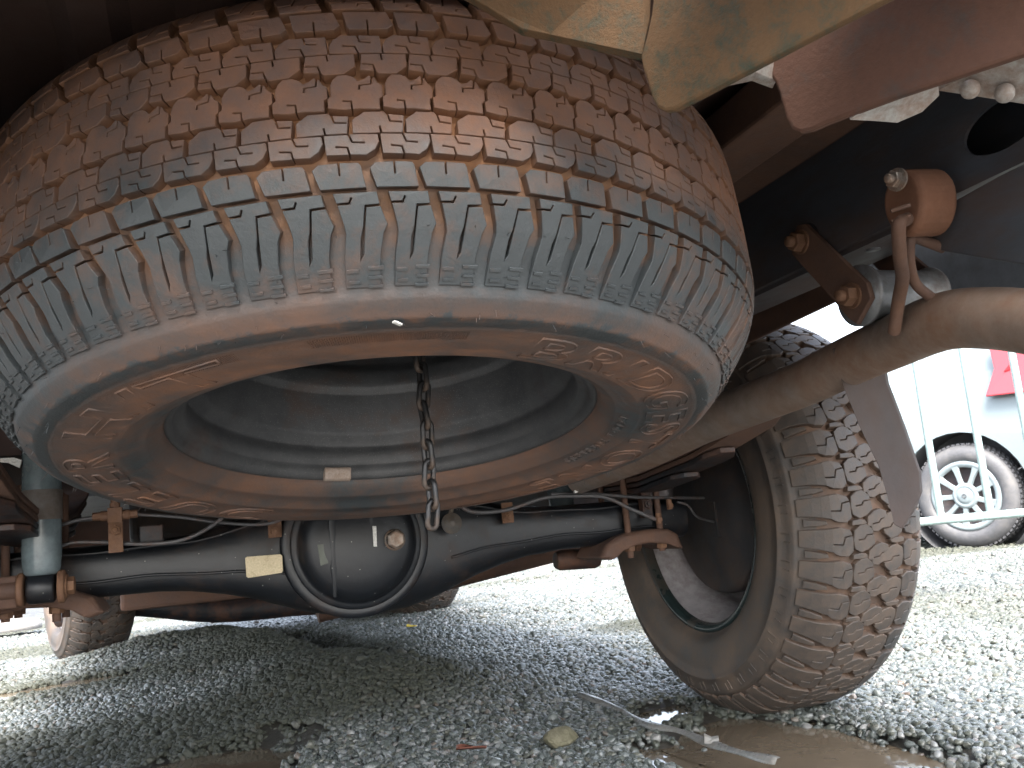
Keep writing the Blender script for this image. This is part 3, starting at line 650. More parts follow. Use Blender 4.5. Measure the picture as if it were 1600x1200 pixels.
def shock(x, y, tilt, sgn):
    e = empty('shock_absorber', (x, y, .345), truck); e.rotation_euler = tilt
    mb = MB(); mb.lathe([(0, .030), (.020, .030), (.0240, .034), (.0248, .040), (.0262, .055), (.0262, .36), (.020, .365), (0, .365)], 40); mb.build('tube', M_SHOCK, e)
    mb = MB(); mb.lathe([(.0266, .108), (.0272, .109), (.0272, .150), (.0266, .151)], 40); mb.build('dust_band', M_SHOCKBAND, e)
    mb = MB(); mb.lathe([(.009, .365), (.009, .50)], 16); mb.build('rod', M_BOLT, e)
    M_ = frame((-.030, 0, .012), (1, 0, 0)); mb = MB(); mb.lathe([(0, .012), (.019, .012), (.0215, .015), (.0215, .045), (.019, .048), (0, .048)], 32, M_); mb.tube([(0, 0, .03), (0, 0, .05)], .012, 12); mb.build('eye', M_AXLE, e)
    mb = MB(); mb.lathe([(0, .0), (.0225, .0), (.0235, .002), (.0235, .008), (0, .008)], 32, M_); mb.build('washer', M_RUSTRED, e); mb = MB(); mb.lathe([(0, .052), (.0235, .052), (.0235, .059), (.0215, .061), (0, .061)], 32, M_); hexbolt(mb, (.031, 0, .012), (1, 0, 0), .0125, .012, .017, 0); mb.build('washer', M_RUSTRED, e)
    mb = MB(); mb.tube([(-.08, 0, .012), (-.03, 0, .012)], .013, 12); mb.box((-.055, .03, .010), (.05, .07, .045)); mb.build('mount', M_RUST, e, .003)
sp_ = at(65, 925, Y=-.13)
shock(sp_.x, -.13, (0, R(0.5), 0), -1)
shock(.440, .14, (R(-12), 0, 0), 1)
q0, q1 = at(868, 876, Y=.10), at(935, 872, Y=.10)
mb = MB(); mb.tube([q0, q0.lerp(q1, .1), q0.lerp(q1, .9), q1], [.016, .020, .020, .016], 20); mb.build('shock_mount', M_BLACK, truck)

# ------------------------------------------------------------------ frame rails, floor, cross members
FX0, FX1, FZ0, FZ1 = .455, .525, .672, .800
def rail(sgn):
    """a boxed rail; its inner side carries an oval hole, cut as a real opening"""
    mb = MB(); hc = at(1565, 195, X=FX0) if True else None; hy_, hz_, ra, rb = hc.y, hc.z, .045, .024
    N_ = 32; ell = [(hy_ + ra * math.cos(2 * PI * k / N_), hz_ + rb * math.sin(2 * PI * k / N_)) for k in range(N_)]
    y0, y1 = -1.20, hy_ + .12; out = []
    for k in range(N_):
        c_, s_ = math.cos(2 * PI * k / N_), math.sin(2 * PI * k / N_); bw, bh = min(.09, hy_ - y0), (FZ1 - FZ0) / 2; zc = (FZ0 + FZ1) / 2
        t_ = min(.09 / abs(c_) if abs(c_) > 1e-6 else 9, bh / abs(s_) if abs(s_) > 1e-6 else 9); out.append((hy_ + c_ * t_, zc + s_ * t_))
    x = sgn * FX0
    mb.add([(x, y, z) for y, z in ell] + [(x, y, z) for y, z in out] + [(x + sgn * .004, y, z) for y, z in ell], [(k, (k + 1) % N_, N_ + (k + 1) % N_, N_ + k) for k in range(N_)] + [(k, (k + 1) % N_, 2 * N_ + (k + 1) % N_, 2 * N_ + k) for k in range(N_)])
    for a, b in ((y0, hy_ - .09), (hy_ + .09, 4.0)):
        mb.add([(x, a, FZ0), (x, b, FZ0), (x, b, FZ1), (x, a, FZ1)], [(0, 1, 2, 3)])
    X1 = sgn * FX1
    mb.add([(x, y0, FZ0), (x, 4.0, FZ0), (X1, 4.0, FZ0), (X1, y0, FZ0), (x, y0, FZ1), (x, 4.0, FZ1), (X1, 4.0, FZ1), (X1, y0, FZ1)], [(0, 1, 2, 3), (2, 3, 7, 6), (4, 5, 6, 7), (0, 3, 7, 4), (1, 2, 6, 5)])
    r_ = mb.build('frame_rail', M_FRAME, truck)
    mb = MB()                                                             # turned lower lip of the rail
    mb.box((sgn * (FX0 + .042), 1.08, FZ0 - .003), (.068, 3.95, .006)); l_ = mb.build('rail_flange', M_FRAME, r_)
    return r_
for sgn in (1, -1): rail(sgn)
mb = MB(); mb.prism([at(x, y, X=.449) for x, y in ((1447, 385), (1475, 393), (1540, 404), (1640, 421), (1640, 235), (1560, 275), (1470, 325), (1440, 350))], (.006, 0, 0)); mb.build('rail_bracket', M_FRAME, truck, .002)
mb = MB(); mb.prism([at(x, y, X=.60) for x, y in ((1150, 480), (1300, 417), (1312, 468), (1150, 545))], (.006, 0, 0)); mb.build('frame_outrigger', M_RUST, truck, .002)
mb = MB(); mb.box((0, 2.42, .64), (1.66, .02, .44)); mb.box((0, 1.72, .60), (1.66, 1.42, .02)); mb.build('cab_floor_sky_block', M_UNDER, truck)  # upright panel added to block the sky; the flat sheet is the floor
for sgn in (1, -1):
    mb = MB(); mb.box((sgn * .835, 1.80, .50), (.05, 1.66, .20)); mb.build('rocker_panel', M_TANK, truck, .02)
    mb = MB(); mb.box((sgn * .72, .50, .58), (.26, .012, .46)); mb.build('mud_flap', M_TANK, truck, .003)
mb = MB(); mb.box((0, 3.05, .62), (.62, .70, .36)); mb.build('engine_block', M_TANK, truck, .04)
c = at(1366, 401, X=.485); mb = MB(); mb.lathe([(0, -.0005), (.0085, -.0005), (.0085, .002), (0, .002)], 20, frame((.485, c.y, FZ0 - .0068), (0, 0, 1))); mb.build('drain_hole', M_CARBLACK, truck)
bed = empty('load_bed', (0, 0, .83), truck)
mb = MB()                                                                 # ribbed sheet floor of the bed
xs_ = []; n = 16
for k in range(n + 1):
    x = -.80 + 1.6 * k / n; xs_ += [(x - .035, 0), (x - .018, .012), (x + .018, .012), (x + .035, 0)]
V = [(x, y, z) for x, z in xs_ for y in (-1.15, .9)]
mb.add(V, [(2 * i, 2 * i + 1, 2 * i + 3, 2 * i + 2) for i in range(len(xs_) - 1)])
fl = mb.build('bed_floor', M_UNDER, bed)
for y in (-1.02, -.25, .45):
    mb = MB(); mb.prism([(-.78, y - .035, -.003), (-.78, y - .045, -.045), (-.78, y + .045, -.045), (-.78, y + .035, -.003)], (1.56, 0, 0)); mb.build('bed_cross_member', M_UNDER, bed, .003)
for x, wd, dz in ((.325, .075, .05),):                 # long sills beside the rails
    mb = MB(); mb.box((x, -.1, -.03), (wd, 2.0, dz)); mb.build('bed_sill', M_RUST, bed, .004)
sill = MB(); sill.prism([(.385, -1.18, -.012), (.452, -1.18, -.030), (.452, .9, -.030), (.385, .9, -.012)], (0, 0, .010)); sill.build('bed_sill', M_RUST, bed)
def arch_side(sgn):
    mb = MB(); x = sgn * .86; ZB = .61 - .83; out = []
    n = 20; ra = .46
    pts = [(-1.18, ZB + .02), (-1.18, .45), (.95, .45), (.95, ZB - .06)]
    a0 = math.asin((ZB + .83 - .375) / ra); arc = [(ra * math.cos(t), .375 - .83 + ra * math.sin(t)) for t in np.linspace(a0, PI - a0, n)]
    poly = [(x, y, z) for y, z in pts + arc]
    mb.prism(poly, (-sgn * .012, 0, 0)); o = mb.build('bed_side', M_BODY, bed)
    mb = MB()
    for i in range(n - 1):
        (ya, za), (yb, zb) = arc[i], arc[i + 1]
        if yb < .05: continue                                             # the liner is open towards the tail
        mb.add([(sgn * .850, ya, za), (sgn * .850, yb, zb), (sgn * .56, yb, zb), (sgn * .56, ya, za)], [(0, 1, 2, 3)], True)
    mb.build('wheel_arch', M_UNDER, bed)
M_BODY = mat('truck body grey paint', (.16, .18, .21), (.18, .12, .09), .2, .4, scale=5, bump=.05)
for sgn in (1, -1): arch_side(sgn)
mb = MB(); mb.box((0, -1.19, .23), (1.70, .03, .46)); mb.build('tailgate', M_BODY, bed, .006)
mb = MB(); mb.box((0, .93, .25), (1.70, .03, .46)); mb.build('bed_front_panel', M_BODY, bed, .004)
mb = MB()
prof_ = [(.98, .56), (.98, 1.20), (1.10, 1.66), (1.55, 1.74), (2.1, 1.72), (2.85, 1.22), (3.85, 1.12), (3.95, .95), (3.95, .62), (3.52, .60), (3.42, .78), (3.09, .86), (2.74, .78), (2.64, .56)]
mb.prism([(-.82, y, z) for y, z in prof_], (1.64, 0, 0), .04); cab = mb.build('cab', M_BODY, truck)
mb = MB(); mb.prism([(-.826, y, z) for y, z in ((1.12, 1.22), (1.2, 1.60), (1.62, 1.66), (2.08, 1.62), (2.62, 1.24))], (1.652, 0, 0)); mb.build('side_window', M_GLASS, cab)
mb = MB(); mb.prism([(-.4, y, z) for y, z in ((.25, .62), (.25, .42), (.32, .38), (.95, .38), (1.0, .45), (1.0, .62))], (.42, 0, 0), .05); mb.build('fuel_tank', M_TANK, truck, .01)
mb = MB(); mb.box((.02, .70, .70), (.90, .10, .07)); mb.build('cross_member', M_UNDER, truck, .008)
mb = MB(); mb.box((0, -.05, .735), (.90, .10, .08)); mb.build('cross_member', M_UNDER, truck, .008)
mb = MB(); mb.tube([(-.03, .10, .385), (-.02, .8, .43), (0, 1.7, .47)], .038, 20); mb.build('drive_shaft', M_RUST, truck)
pa, pb = at(690, 906, Y=.62), at(885, 857, Y=.62)
mb = MB(); mb.tube(smooth_path([pa + (pa - pb) * .9, pa, pb, pb + (pb - pa) * .4], 6), .028, 14); mb.build('front_pipe', M_RUST, truck)
mb = MB(); q0, q1 = at(190, 925, Y=2.5), at(490, 925, Y=2.5); mb.box(((q0 + q1) / 2 + Vector((0, 0, .03))), ((q1 - q0).length, .12, .13)); mb.build('cross_member', M_RUST, truck, .015)
q0, q1 = at(200, 944, Y=2.95), at(470, 944, Y=2.95)
mb = MB(); mb.tube(smooth_path([q0 + Vector((-.3, .1, -.02)), q0, (q0 + q1) / 2 + Vector((0, 0, -.03)), q1, q1 + Vector((.35, .1, -.03))], 6), .055, 14); mb.box((q0 + q1) / 2 + Vector((.1, .1, -.02)), (.26, .2, .13)); mb.build('front_suspension', M_BLACK, truck)

# tow hitch plates and bumper
bump = empty('rear_bumper', (0, -1.2, .65), truck)
def hang(name, px, mat_, off, par=bump, bev=.1, bevel=.0015):
    pts = [at(x, y, d=d) for x, y, d in px]; c_ = par.location; b_ = MB(); b_.prism([p_ - c_ for p_ in pts], off, bev); return b_.build(name, mat_, par, bevel)
up_ = Vector((0, 0, .09))
def rounded(P, n=5, f=.35):
    return P
def side_plate(name, A, B, px, mat_, th):
    """an upright plate whose lower edge runs through the points A and B; px is its outline"""
    A, B = at(*A[:2], d=A[2]), at(*B[:2], d=B[2]); N = (B - A).cross(Vector((0, 0, 1))).normalized(); c_ = bump.location
    if N.x > 0: N = -N
    b_ = MB(); b_.prism([on_plane(x, y, A, N) - c_ for x, y in px], -N * th); o = b_.build(name, mat_, bump, .0022); return o
side_plate('hitch_plate', (1380, 0, .45), (1040, 178, .55), [(1700, -168), (1380, 0), (1200, 94), (1067, 164), (1052, 172), (1038, 174), (1026, 168), (1018, 154), (1011, 130), (1003, 105), (1000, 88), (1008, 60), (1016, 25), (1022, -20), (1022, -170)], M_MUDPLATE, .007)
side_plate('hitch_plate', (1600, 85, .50), (1250, 208, .60), [(1750, 32), (1600, 85), (1400, 152), (1290, 193), (1268, 203), (1250, 207), (1236, 201), (1228, 186), (1220, 158), (1212, 132), (1204, 120), (1196, 100), (1196, -140), (1750, -140)], M_MUDRED, .007)
hang('cross_plate', [(690, -30, .60), (760, 10, .60), (790, 30, .60), (815, 46, .60), (860, 55, .60), (1004, 85, .575), (1016, 30, .575), (1020, -90, .575), (690, -90, .60)], M_MUDPLATE, (.003, .008, 0))
hang('cross_plate', [(1120, 128, .60), (1180, 116, .61), (1212, 128, .62), (1230, 60, .62), (1230, -60, .60), (1120, -60, .60)], M_PALE, (.004, .01, 0))
hang('flange_plate', [(1328, 188, .578), (1366, 190, .585), (1402, 193, .59), (1441, 176, .59), (1468, 150, .585), (1465, 120, .57), (1395, 140, .56)], M_PALE, (.001, .002, .006))
fp = hang('flange_plate', [(1464, 142, .60), (1530, 152, .595), (1610, 165, .58), (1640, 100, .55), (1600, 80, .55), (1540, 100, .565)], M_PALE, (.001, .002, .006))
for x, y, d in ((1516, 141, .578), (1570, 147, .572)):
    mb = MB(); c_ = at(x, y, d=d) - bump.location; mb.lathe([(0, .0030), (.0035, .0026), (.0058, .0008), (.0062, -.003)], 16, frame(c_, CAM - at(x, y, d=d) - Vector((0, 0, .3)))); mb.build('rivet', M_PALE, bump)
mb = MB(); mb.prism([(-.85, -.035, .03), (-.85, -.17, .03), (-.85, -.19, .05), (-.85, -.19, .16), (-.85, -.17, .18), (-.85, -.035, .18)], (1.7, 0, 0)); mb.build('bumper_bar', M_BODY, bump, .006)

# exhaust
ex = [(900, 745, 1.60), (1000, 708, 1.50), (1100, 661, 1.38), (1190, 625, 1.28), (1260, 597, 1.20), (1330, 563, 1.12), (1400, 532, 1.035), (1450, 510, .975), (1490, 499, .935), (1540, 497, .895), (1600, 502, .855), (1700, 520, .79)]
mb = MB(); mb.tube(smooth_path([at(*q[:2], d=q[2]) for q in ex], 8), .0312, 32); pipe = mb.build('exhaust_pipe', M_PIPE, truck)
ic = at(1409, 318, X=.398)
iso = MB(); pts = []
for k in range(28):
    q = 2 * PI * k / 28; pts.append(ic + Vector((0, .0272 * math.cos(q) * (1 + .08 * math.sin(q)), .0345 * math.sin(q))))
iso.prism(pts, (.044, -.004, .001), .10); isol = iso.build('exhaust_isolator', mat('dusty brown rubber', (.16, .078, .046), (.22, .10, .056), .6, .75, scale=20, bump=.15), truck, .0025)
mb = MB(); hexbolt(mb, at(1403, 281, d=.874), (-1, -.15, 0), .0085, .010, .0115, .006); mb.build('isolator_bolt', M_BOLT, isol)
for y in (330, 347):
    mb = MB(); mb.tube([at(1392, y, d=.870), at(1422, y - 10, d=.868)], .0022, 8); mb.build('isolator_rib', M_RUST, isol)
mb = MB(); mb.tube([at(1452, 362, d=.925), at(1474, 358, d=.93)], .0065, 12); mb.build('isolator_bolt', M_BOLT, isol)
rod = MB(); rod.tube(smooth_path([at(1424, 340, d=.90), at(1408, 347, d=.868), at(1404, 358, d=.866), at(1406, 400, d=.885), at(1410, 435, d=.91), at(1404, 470, d=.94), at(1397, 519, d=.965)], 8), .0068, 14); rod.build('hanger_rod', M_RUST, pipe)
rod = MB(); rod.tube(smooth_path([at(1474, 388, d=.92), at(1448, 378, d=.915), at(1426, 371, d=.905), at(1421, 382, d=.905), at(1422, 415, d=.915), at(1432, 445, d=.93), at(1462, 470, d=.945)], 8), .0055, 14); rod.build('hanger_rod', M_RUST, pipe)
# long blade of the mud guard stay
fl_ = [(1300, 545, 1.13), (1372, 520, 1.13), (1385, 598, 1.13), (1412, 668, 1.13), (1436, 738, 1.13), (1438, 768, 1.13), (1428, 795, 1.13), (1408, 826, 1.13), (1397, 820, 1.13), (1386, 775, 1.13), (1372, 728, 1.13), (1345, 672, 1.13), (1318, 606, 1.13)]
mb = MB(); mb.prism([at(x, y, d=d + (x - 1370) * .0004) for x, y, d in fl_], (.010, .006, 0), .12); mb.build('mud_guard_blade', M_FLAP, truck, .002)

# ------------------------------------------------------------------ hoist chain
chain = empty('hoist_chain', tuple(at(660, 640, d=.94))); tag(chain, 'rusty link chain hanging down through the middle of the spare wheel', 'chain')
ctop, cbot = at(654, 520, d=.94), at(678, 826, d=.90)
lk = MB(); Lh, Wh = .0088, .0052; pth = [(Wh * math.cos(q), 0, Lh + Wh * math.sin(q)) for q in np.linspace(0, PI, 8)] + [(-Wh * math.cos(q), 0, -Lh - Wh * math.sin(q)) for q in np.linspace(0, PI, 8)]
pth = [Vector(p_) for p_ in pth]; lk.tube(pth + [pth[0]], .0029, 8, False); lkm = lk.mesh('link', M_CHAIN)
n = int((ctop - cbot).length / .0205)
for k in range(n + 1):
    t = k / n; p_ = cbot.lerp(ctop, t) + Vector((0, 0, .014)) + Vector((math.sin(k * 2.1) * .0012, math.cos(k * 1.7) * .001, 0)); o = bpy.data.objects.new('link', lkm); COL.objects.link(o); o.parent = chain
    o.location = p_ - chain.location; o.rotation_euler = (random.uniform(-.08, .08), R(4) + random.uniform(-.08, .08), R(25 + 90 * (k % 2) + random.uniform(-12, 12)))
mb = MB(); mb.tube([ctop - chain.location + Vector((0, 0, .0)), ctop - chain.location + Vector((.0, .01, .20))], .004, 8); mb.build('hoist_cable', M_CHAIN, chain)

# ------------------------------------------------------------------ silver car
CW = Vector((4.054, 2.616, 0)); CH = Vector((-.326, .946, 0)).normalized(); CL = Vector((CH.y, -CH.x, 0)) * -1      # heading, left side
if CL.dot(CAM - CW) < 0: CL = -CL
car = empty('hatchback', tuple(CW)); car.matrix_world = Matrix.Translation(CW) @ Matrix((CH, CL, Vector((0, 0, 1)))).transposed().to_4x4()
tag(car, 'silver white hatchback parked beyond the barrier, its rear wheel and red tail lamp showing', 'car')
def arc_pts(cx, cz, r_, a0, a1, n): return [(cx + r_ * math.cos(t), cz + r_ * math.sin(t)) for t in np.linspace(a0, a1, n)]
hips = [(-.62, .30), (-.66, .50), (-.66, .62), (-.60, .95), (-.50, 1.05), (.9, .98), (2.35, .92), (3.1, .70), (3.2, .50), (3.15, .24), (2.9, .20)] + arc_pts(2.48, .315, .385, -.3, PI + .3, 16) + [(2.05, .20), (.42, .20)] + arc_pts(0, .315, .385, -.3, PI + .3, 20) + [(-.40, .22)]
# body side as layered outlines so that the flank curves in towards the sill and the waist
mb = MB(); n = len(hips); rings = []
for yy, sc_, in ((-1.60, 1), (-.10, 1), (-.035, .0), (.0, -.0)):
    rings.append([(x, yy, z) for x, z in hips])
def bulge(z): return -.05 * ((z - .6) / .5) ** 2
V = []; 
for k, yy in enumerate((-1.62, -.02)):
    for x, z in hips: V.append((x, yy + (bulge(z) if k else -bulge(z)), z))
mb.add(V, [(i, (i + 1) % n, n + (i + 1) % n, n + i) for i in range(n)])
bm_side = [(V[n + i]) for i in range(n)]
mb.add(bm_side, [tuple(range(n))]); mb.add(V[:n], [tuple(range(n))[::-1]])
mb.build('body', M_CARPAINT, car, .03)
mb = MB(); roof = [(-.58, .98), (-.30, 1.42), (.3, 1.47), (1.1, 1.44), (1.95, .95)]
V = [(x, -.06 - .16 * (z - .95) / .5, z) for x, z in roof] + [(x, -1.58 + .16 * (z - .95) / .5, z) for x, z in roof]; n = len(roof)
mb.add(V, [(i, (i + 1) % n, n + (i + 1) % n, n + i) for i in range(n)] + [tuple(range(n)), tuple(range(n, 2 * n))]); mb.build('cabin', M_CARPAINT, car, .03)
def win(pts, name='window', mat_=M_GLASS, y0=.0):
    b_ = MB(); b_.prism([(x, -.056 - .16 * (z - .95) / .5 + y0, z) for x, z in pts], (0, .010, 0)); return b_.build(name, mat_, car)
win([(.62, 1.01), (.72, 1.36), (1.12, 1.38), (1.72, 1.00)]); 
mb = MB(); mb.prism([(-.66, -.02, .86), (-.24, -.02, .88), (-.30, -.06, 1.04), (-.28, -.085, 1.22), (-.62, -.085, 1.22)], (0, .040, 0)); lampo = mb.build('tail_lamp', M_LAMP, car, .008)
mb = MB(); mb.prism([(-.44, -.012, 1.02), (-.36, -.012, 1.01), (-.42, -.022, 1.07)], (0, .012, 0)); mb.build('lamp_lens', mat('deep red lens', (.4, .008, .01), None, rough=.2, bump=0), lampo)
mb = MB(); mb.tube([(.70, -.012, .835), (.78, .006, .845), (.90, .006, .85), (.96, -.012, .855)], .010, 8); mb.build('door_handle', M_CARPAINT, car)
mb = MB(); mb.tube([(.55, -.029, .30), (.62, -.021, .60), (.60, -.05, .97)], .004, 6); mb.build('door_seam', M_CARBLACK, car)
mb = MB(); mb.tube([(-.33, -.029, .44), (-.42, -.026, .48), (-.64, -.03, .55)], .003, 6); mb.build('bumper_seam', M_CARBLACK, car)
for s0 in (0, 2.48):
    mb = MB(); mb.lathe([(.383, -.20), (.383, .0), (.380, .01)], 48, frame((s0, -.05, .315), (0, 1, 0))); mb.lathe([(0, -.20), (.383, -.20)], 48, frame((s0, -.05, .315), (0, 1, 0))); mb.build('wheel_well', M_CARBLACK, car)
    wh = empty('wheel', (s0, -.035, .315), car); M_ = frame((0, 0, 0), (0, 1, 0), (0, 0, 1))
    mb = MB(); mb.lathe([(.205, -.16), (.26, -.175), (.295, -.165), (.313, -.135), (.316, -.09), (.313, -.045), (.303, -.022), (.29, -.008), (.265, .004), (.235, .004), (.212, -.008), (.205, -.02)], 64, M_); t_ = mb.build('tyre', M_CARTYRE, wh)
    mb = MB()
    for k in range(64):
        for z0, z1, dq in ((-.052, -.024, 0), (-.085, -.062, .5), (-.118, -.095, 0), (-.150, -.128, .5)):
            q = 2 * PI * (k + dq) / 64; r0 = .312 if z0 > -.06 or z1 < -.12 else .316
            P = [M_ @ Vector(((r0 + h) * math.cos(q + e), (r0 + h) * math.sin(q + e), z)) for h in (-.006, .004) for e, z in ((-.03, z0), (.03, z0), (.036, z1), (-.024, z1))]
            mb.add(P, [(0, 1, 2, 3), (4, 5, 6, 7), (0, 1, 5, 4), (1, 2, 6, 5), (2, 3, 7, 6), (3, 0, 4, 7)])
    mb.build('tread_pattern', M_CARTYRE, wh)['kind'] = 'stuff'
    mb = MB(); mb.lathe([(0, -.055), (.195, -.055), (.205, -.02)], 48, M_); mb.build('rim', mat('dark wheel disc', (.08, .07, .075), (.2, .12, .1), .3, .5, scale=20), wh)
    mb = MB(); mb.lathe([(.172, -.012), (.180, -.004), (.196, .0), (.206, -.003), (.211, -.010), (.211, -.016)], 64, M_)
    mb.lathe([(.078, -.012), (.074, -.002), (.055, .001), (.050, -.003), (.045, .002), (.030, .005), (0, .006)], 40, M_)
    mb.build('hubcap', M_HUB, wh)
    for k in range(9):
        q = 2 * PI * k / 9 + .2; P = []
        for r_, hw, z in ((.070, .017, -.004), (.11, .0155, -.004), (.15, .018, -.003), (.182, .025, -.002)):
            P += [M_ @ Vector((r_ * math.cos(q) - s_ * hw * math.sin(q), r_ * math.sin(q) + s_ * hw * math.cos(q), z + zz)) for s_, zz in ((-1, -.012), (-.75, 0), (.75, 0), (1, -.012))]
        mb = MB(); mb.add(P, [(i * 4 + a, i * 4 + a + 1, i * 4 + a + 5, i * 4 + a + 4) for i in range(3) for a in range(3)]); mb.build('spoke', M_HUB, wh)
    mb = MB(); mb.lathe([(.0135, .0062), (.0135, .0085), (.010, .009), (.0095, .0075)], 24, M_); mb.tube([M_ @ Vector((-.008, -.004, .0085)), M_ @ Vector((.0, .005, .0095)), M_ @ Vector((.008, -.004, .0085))], .0012, 6); mb.build('hub_emblem', M_CARBLACK, wh)

# ------------------------------------------------------------------ barrier
bA, bB = at(1445, 815, d=3.0), at(1600, 797, d=2.98); dirn = (bB - bA); dirn.z = 0; dirn.normalize()
bar = empty('crowd_barrier', (bA.x, bA.y, 0)); tag(bar, 'pale metal crowd barrier standing before the silver hatchback', 'barrier')
zr = bA.z; zt = 1.06; Lb = 2.1; s0 = -.035
mb = MB(); mb.tube([dirn * s0 + Vector((0, 0, zr)), dirn * Lb + Vector((0, 0, zr))], .0145, 14); mb.build('rail', M_FENCE, bar)
mb = MB(); mb.tube([dirn * s0 + Vector((0, 0, zt)), dirn * Lb + Vector((0, 0, zt))], .0145, 14); mb.build('rail', M_FENCE, bar)
p1 = at(1470, 808, d=3.0) - Vector((bA.x, bA.y, 0)); t1 = p1.dot(dirn); p2 = at(1547, 801, d=2.99) - Vector((bA.x, bA.y, 0)); stp = p2.dot(dirn) - t1
for k in range(13):
    c_ = dirn * (t1 + stp * k)
    if t1 + stp * k > Lb: break
    mb = MB(); mb.tube([c_ + Vector((0, 0, zr + .01)), c_ + Vector((0, 0, zt - .01))], .0125, 12); mb.build('upright', M_FENCE, bar)
for s_ in (Lb,):
    mb = MB(); mb.tube([dirn * s_ + Vector((0, 0, .02)), dirn * s_ + Vector((0, 0, zt))], .0145, 12); mb.build('post', M_FENCE, bar)
for s_ in (.72, Lb - .1):
    side2 = Vector((-dirn.y, dirn.x, 0)); c_ = dirn * s_; mb = MB(); mb.tube([c_ + side2 * .28 + Vector((0, 0, .0)), c_ + side2 * .24 + Vector((0, 0, .05)), c_ + Vector((0, 0, zr)), c_ - side2 * .24 + Vector((0, 0, .05)), c_ - side2 * .28], .012, 10); mb.build('foot', M_FENCE, bar)

# ------------------------------------------------------------------ ground, gravel, puddles
def seg_dist(x, y, P):
    best = np.full(x.shape, 9.)
    for (ax, ay), (bx, by) in zip(P[:-1], P[1:]):
        dx, dy = bx - ax, by - ay; t = np.clip(((x - ax) * dx + (y - ay) * dy) / (dx * dx + dy * dy), 0, 1); best = np.minimum(best, np.hypot(x - ax - t * dx, y - ay - t * dy))
    return best
TABLE = NR.random((64, 64))
def vnoise(x, y):
    xi, yi = np.floor(x).astype(int), np.floor(y).astype(int); fx, fy = x - xi, y - yi; fx = fx * fx * (3 - 2 * fx); fy = fy * fy * (3 - 2 * fy)
    T = lambda a, b: TABLE[a % 64, b % 64]
    return (T(xi, yi) * (1 - fx) + T(xi + 1, yi) * fx) * (1 - fy) + (T(xi, yi + 1) * (1 - fx) + T(xi + 1, yi + 1) * fx) * fy
PUD = [((at(1240, 1152, Z=0), .25, .11, -1.38)), ((at(330, 1190, Z=0), .17, .17, .2)), ((at(1120, 1180, Z=0), .15, .07, -1.2)), ((at(90, 1070, Z=0), .30, .13, .5)), ((at(1035, 1108, Z=0), .10, .055, .9))]
RUT = [tuple(at(x, y, Z=0)[:2]) for x, y in ((440, 985), (500, 1010), (580, 1035), (690, 1052))]
RIDGE = [tuple(at(x, y, Z=0)[:2]) for x, y in ((230, 1015), (330, 1000), (430, 1005), (520, 1060), (640, 1090))]
def pud(x, y):
    v = np.full(x.shape, -9.)
    for c_, a, b, th in PUD:
        dx, dy = x - c_.x, y - c_.y; u = dx * math.cos(th) + dy * math.sin(th); q = -dx * math.sin(th) + dy * math.cos(th)
        v = np.maximum(v, 1 - np.sqrt((u / a) ** 2 + (q / b) ** 2) + (vnoise(x * 14, y * 14) - .5) * .55)
    return v
WZ = -.016
def height(x, y):
    z = (vnoise(x * 2.3, y * 2.3) - .5) * .030 + (vnoise(x * 6 + 9, y * 6) - .5) * .014
    z = z - .12 * np.exp(-(seg_dist(x, y, RUT) / .12) ** 2) + .085 * np.exp(-(seg_dist(x, y, RIDGE) / .26) ** 2)
    fl_ = np.clip((np.hypot(x + .28, y + 1.58) - 3.2) / 4, 0, 1); z = z * (1 - .5 * fl_) - .12 * fl_ * np.clip(-x / 2 + .45, 0, 1)
    p_ = pud(x, y); return np.where(p_ > -.25, z * np.clip(.25 - p_, 0, 1) - .034 * np.clip((p_ + .25) / .35, 0, 1), z)
def grid(x0, x1, y0, y1, st):
    xs = np.arange(x0, x1 + st / 2, st); ys = np.arange(y0, y1 + st / 2, st); X, Y = np.meshgrid(xs, ys); Z = height(X, Y)
    nx, ny = len(xs), len(ys); idx = np.arange(nx * ny).reshape(ny, nx)
    return np.stack([X, Y, Z], -1).reshape(-1, 3), np.stack([idx[:-1, :-1], idx[:-1, 1:], idx[1:, 1:], idx[1:, :-1]], -1).reshape(-1, 4)
V, Fq = grid(-9, 11, -3, 15, .06)
n0 = len(V); big = [(-900, -900, -.22), (900, -900, -.22), (900, 900, -.22), (-900, 900, -.22)]
me = bpy.data.meshes.new('ground'); me.from_pydata(np.concatenate([V, np.array(big)]).tolist(), [], Fq.tolist() + [(n0, n0 + 1, n0 + 2, n0 + 3)])
me.polygons.foreach_set('use_smooth', [True] * len(me.polygons))
M_GROUND = mat('wet dark grit', (.045, .046, .042), (.07, .058, .042), .4, .35, scale=6, bump=.8, bump_scale=140, coord='Object')
me.materials.append(M_GROUND); g = bpy.data.objects.new('ground', me); COL.objects.link(g); g['kind'] = 'structure'
def water_mat():
    M_ = bpy.data.materials.new('muddy water'); M_.use_nodes = True; nt = M_.node_tree; b = nt.nodes['Principled BSDF']; tc = nt.nodes.new('ShaderNodeTexCoord').outputs['Object']
    nn = noise(nt, tc, 9, 5); c_ = mix(nt, nn, (.105, .082, .056), (.155, .122, .086)); nt.links.new(c_, b.inputs['Base Color']); b.inputs['Roughness'].default_value = .06; b.inputs['IOR'].default_value = 1.33
    bp = node(nt, 'ShaderNodeBump', Strength=.06, Distance=.01); nt.links.new(noise(nt, tc, 22, 2), bp.inputs['Height']); nt.links.new(bp.outputs[0], b.inputs['Normal']); return M_
M_WATER = water_mat()
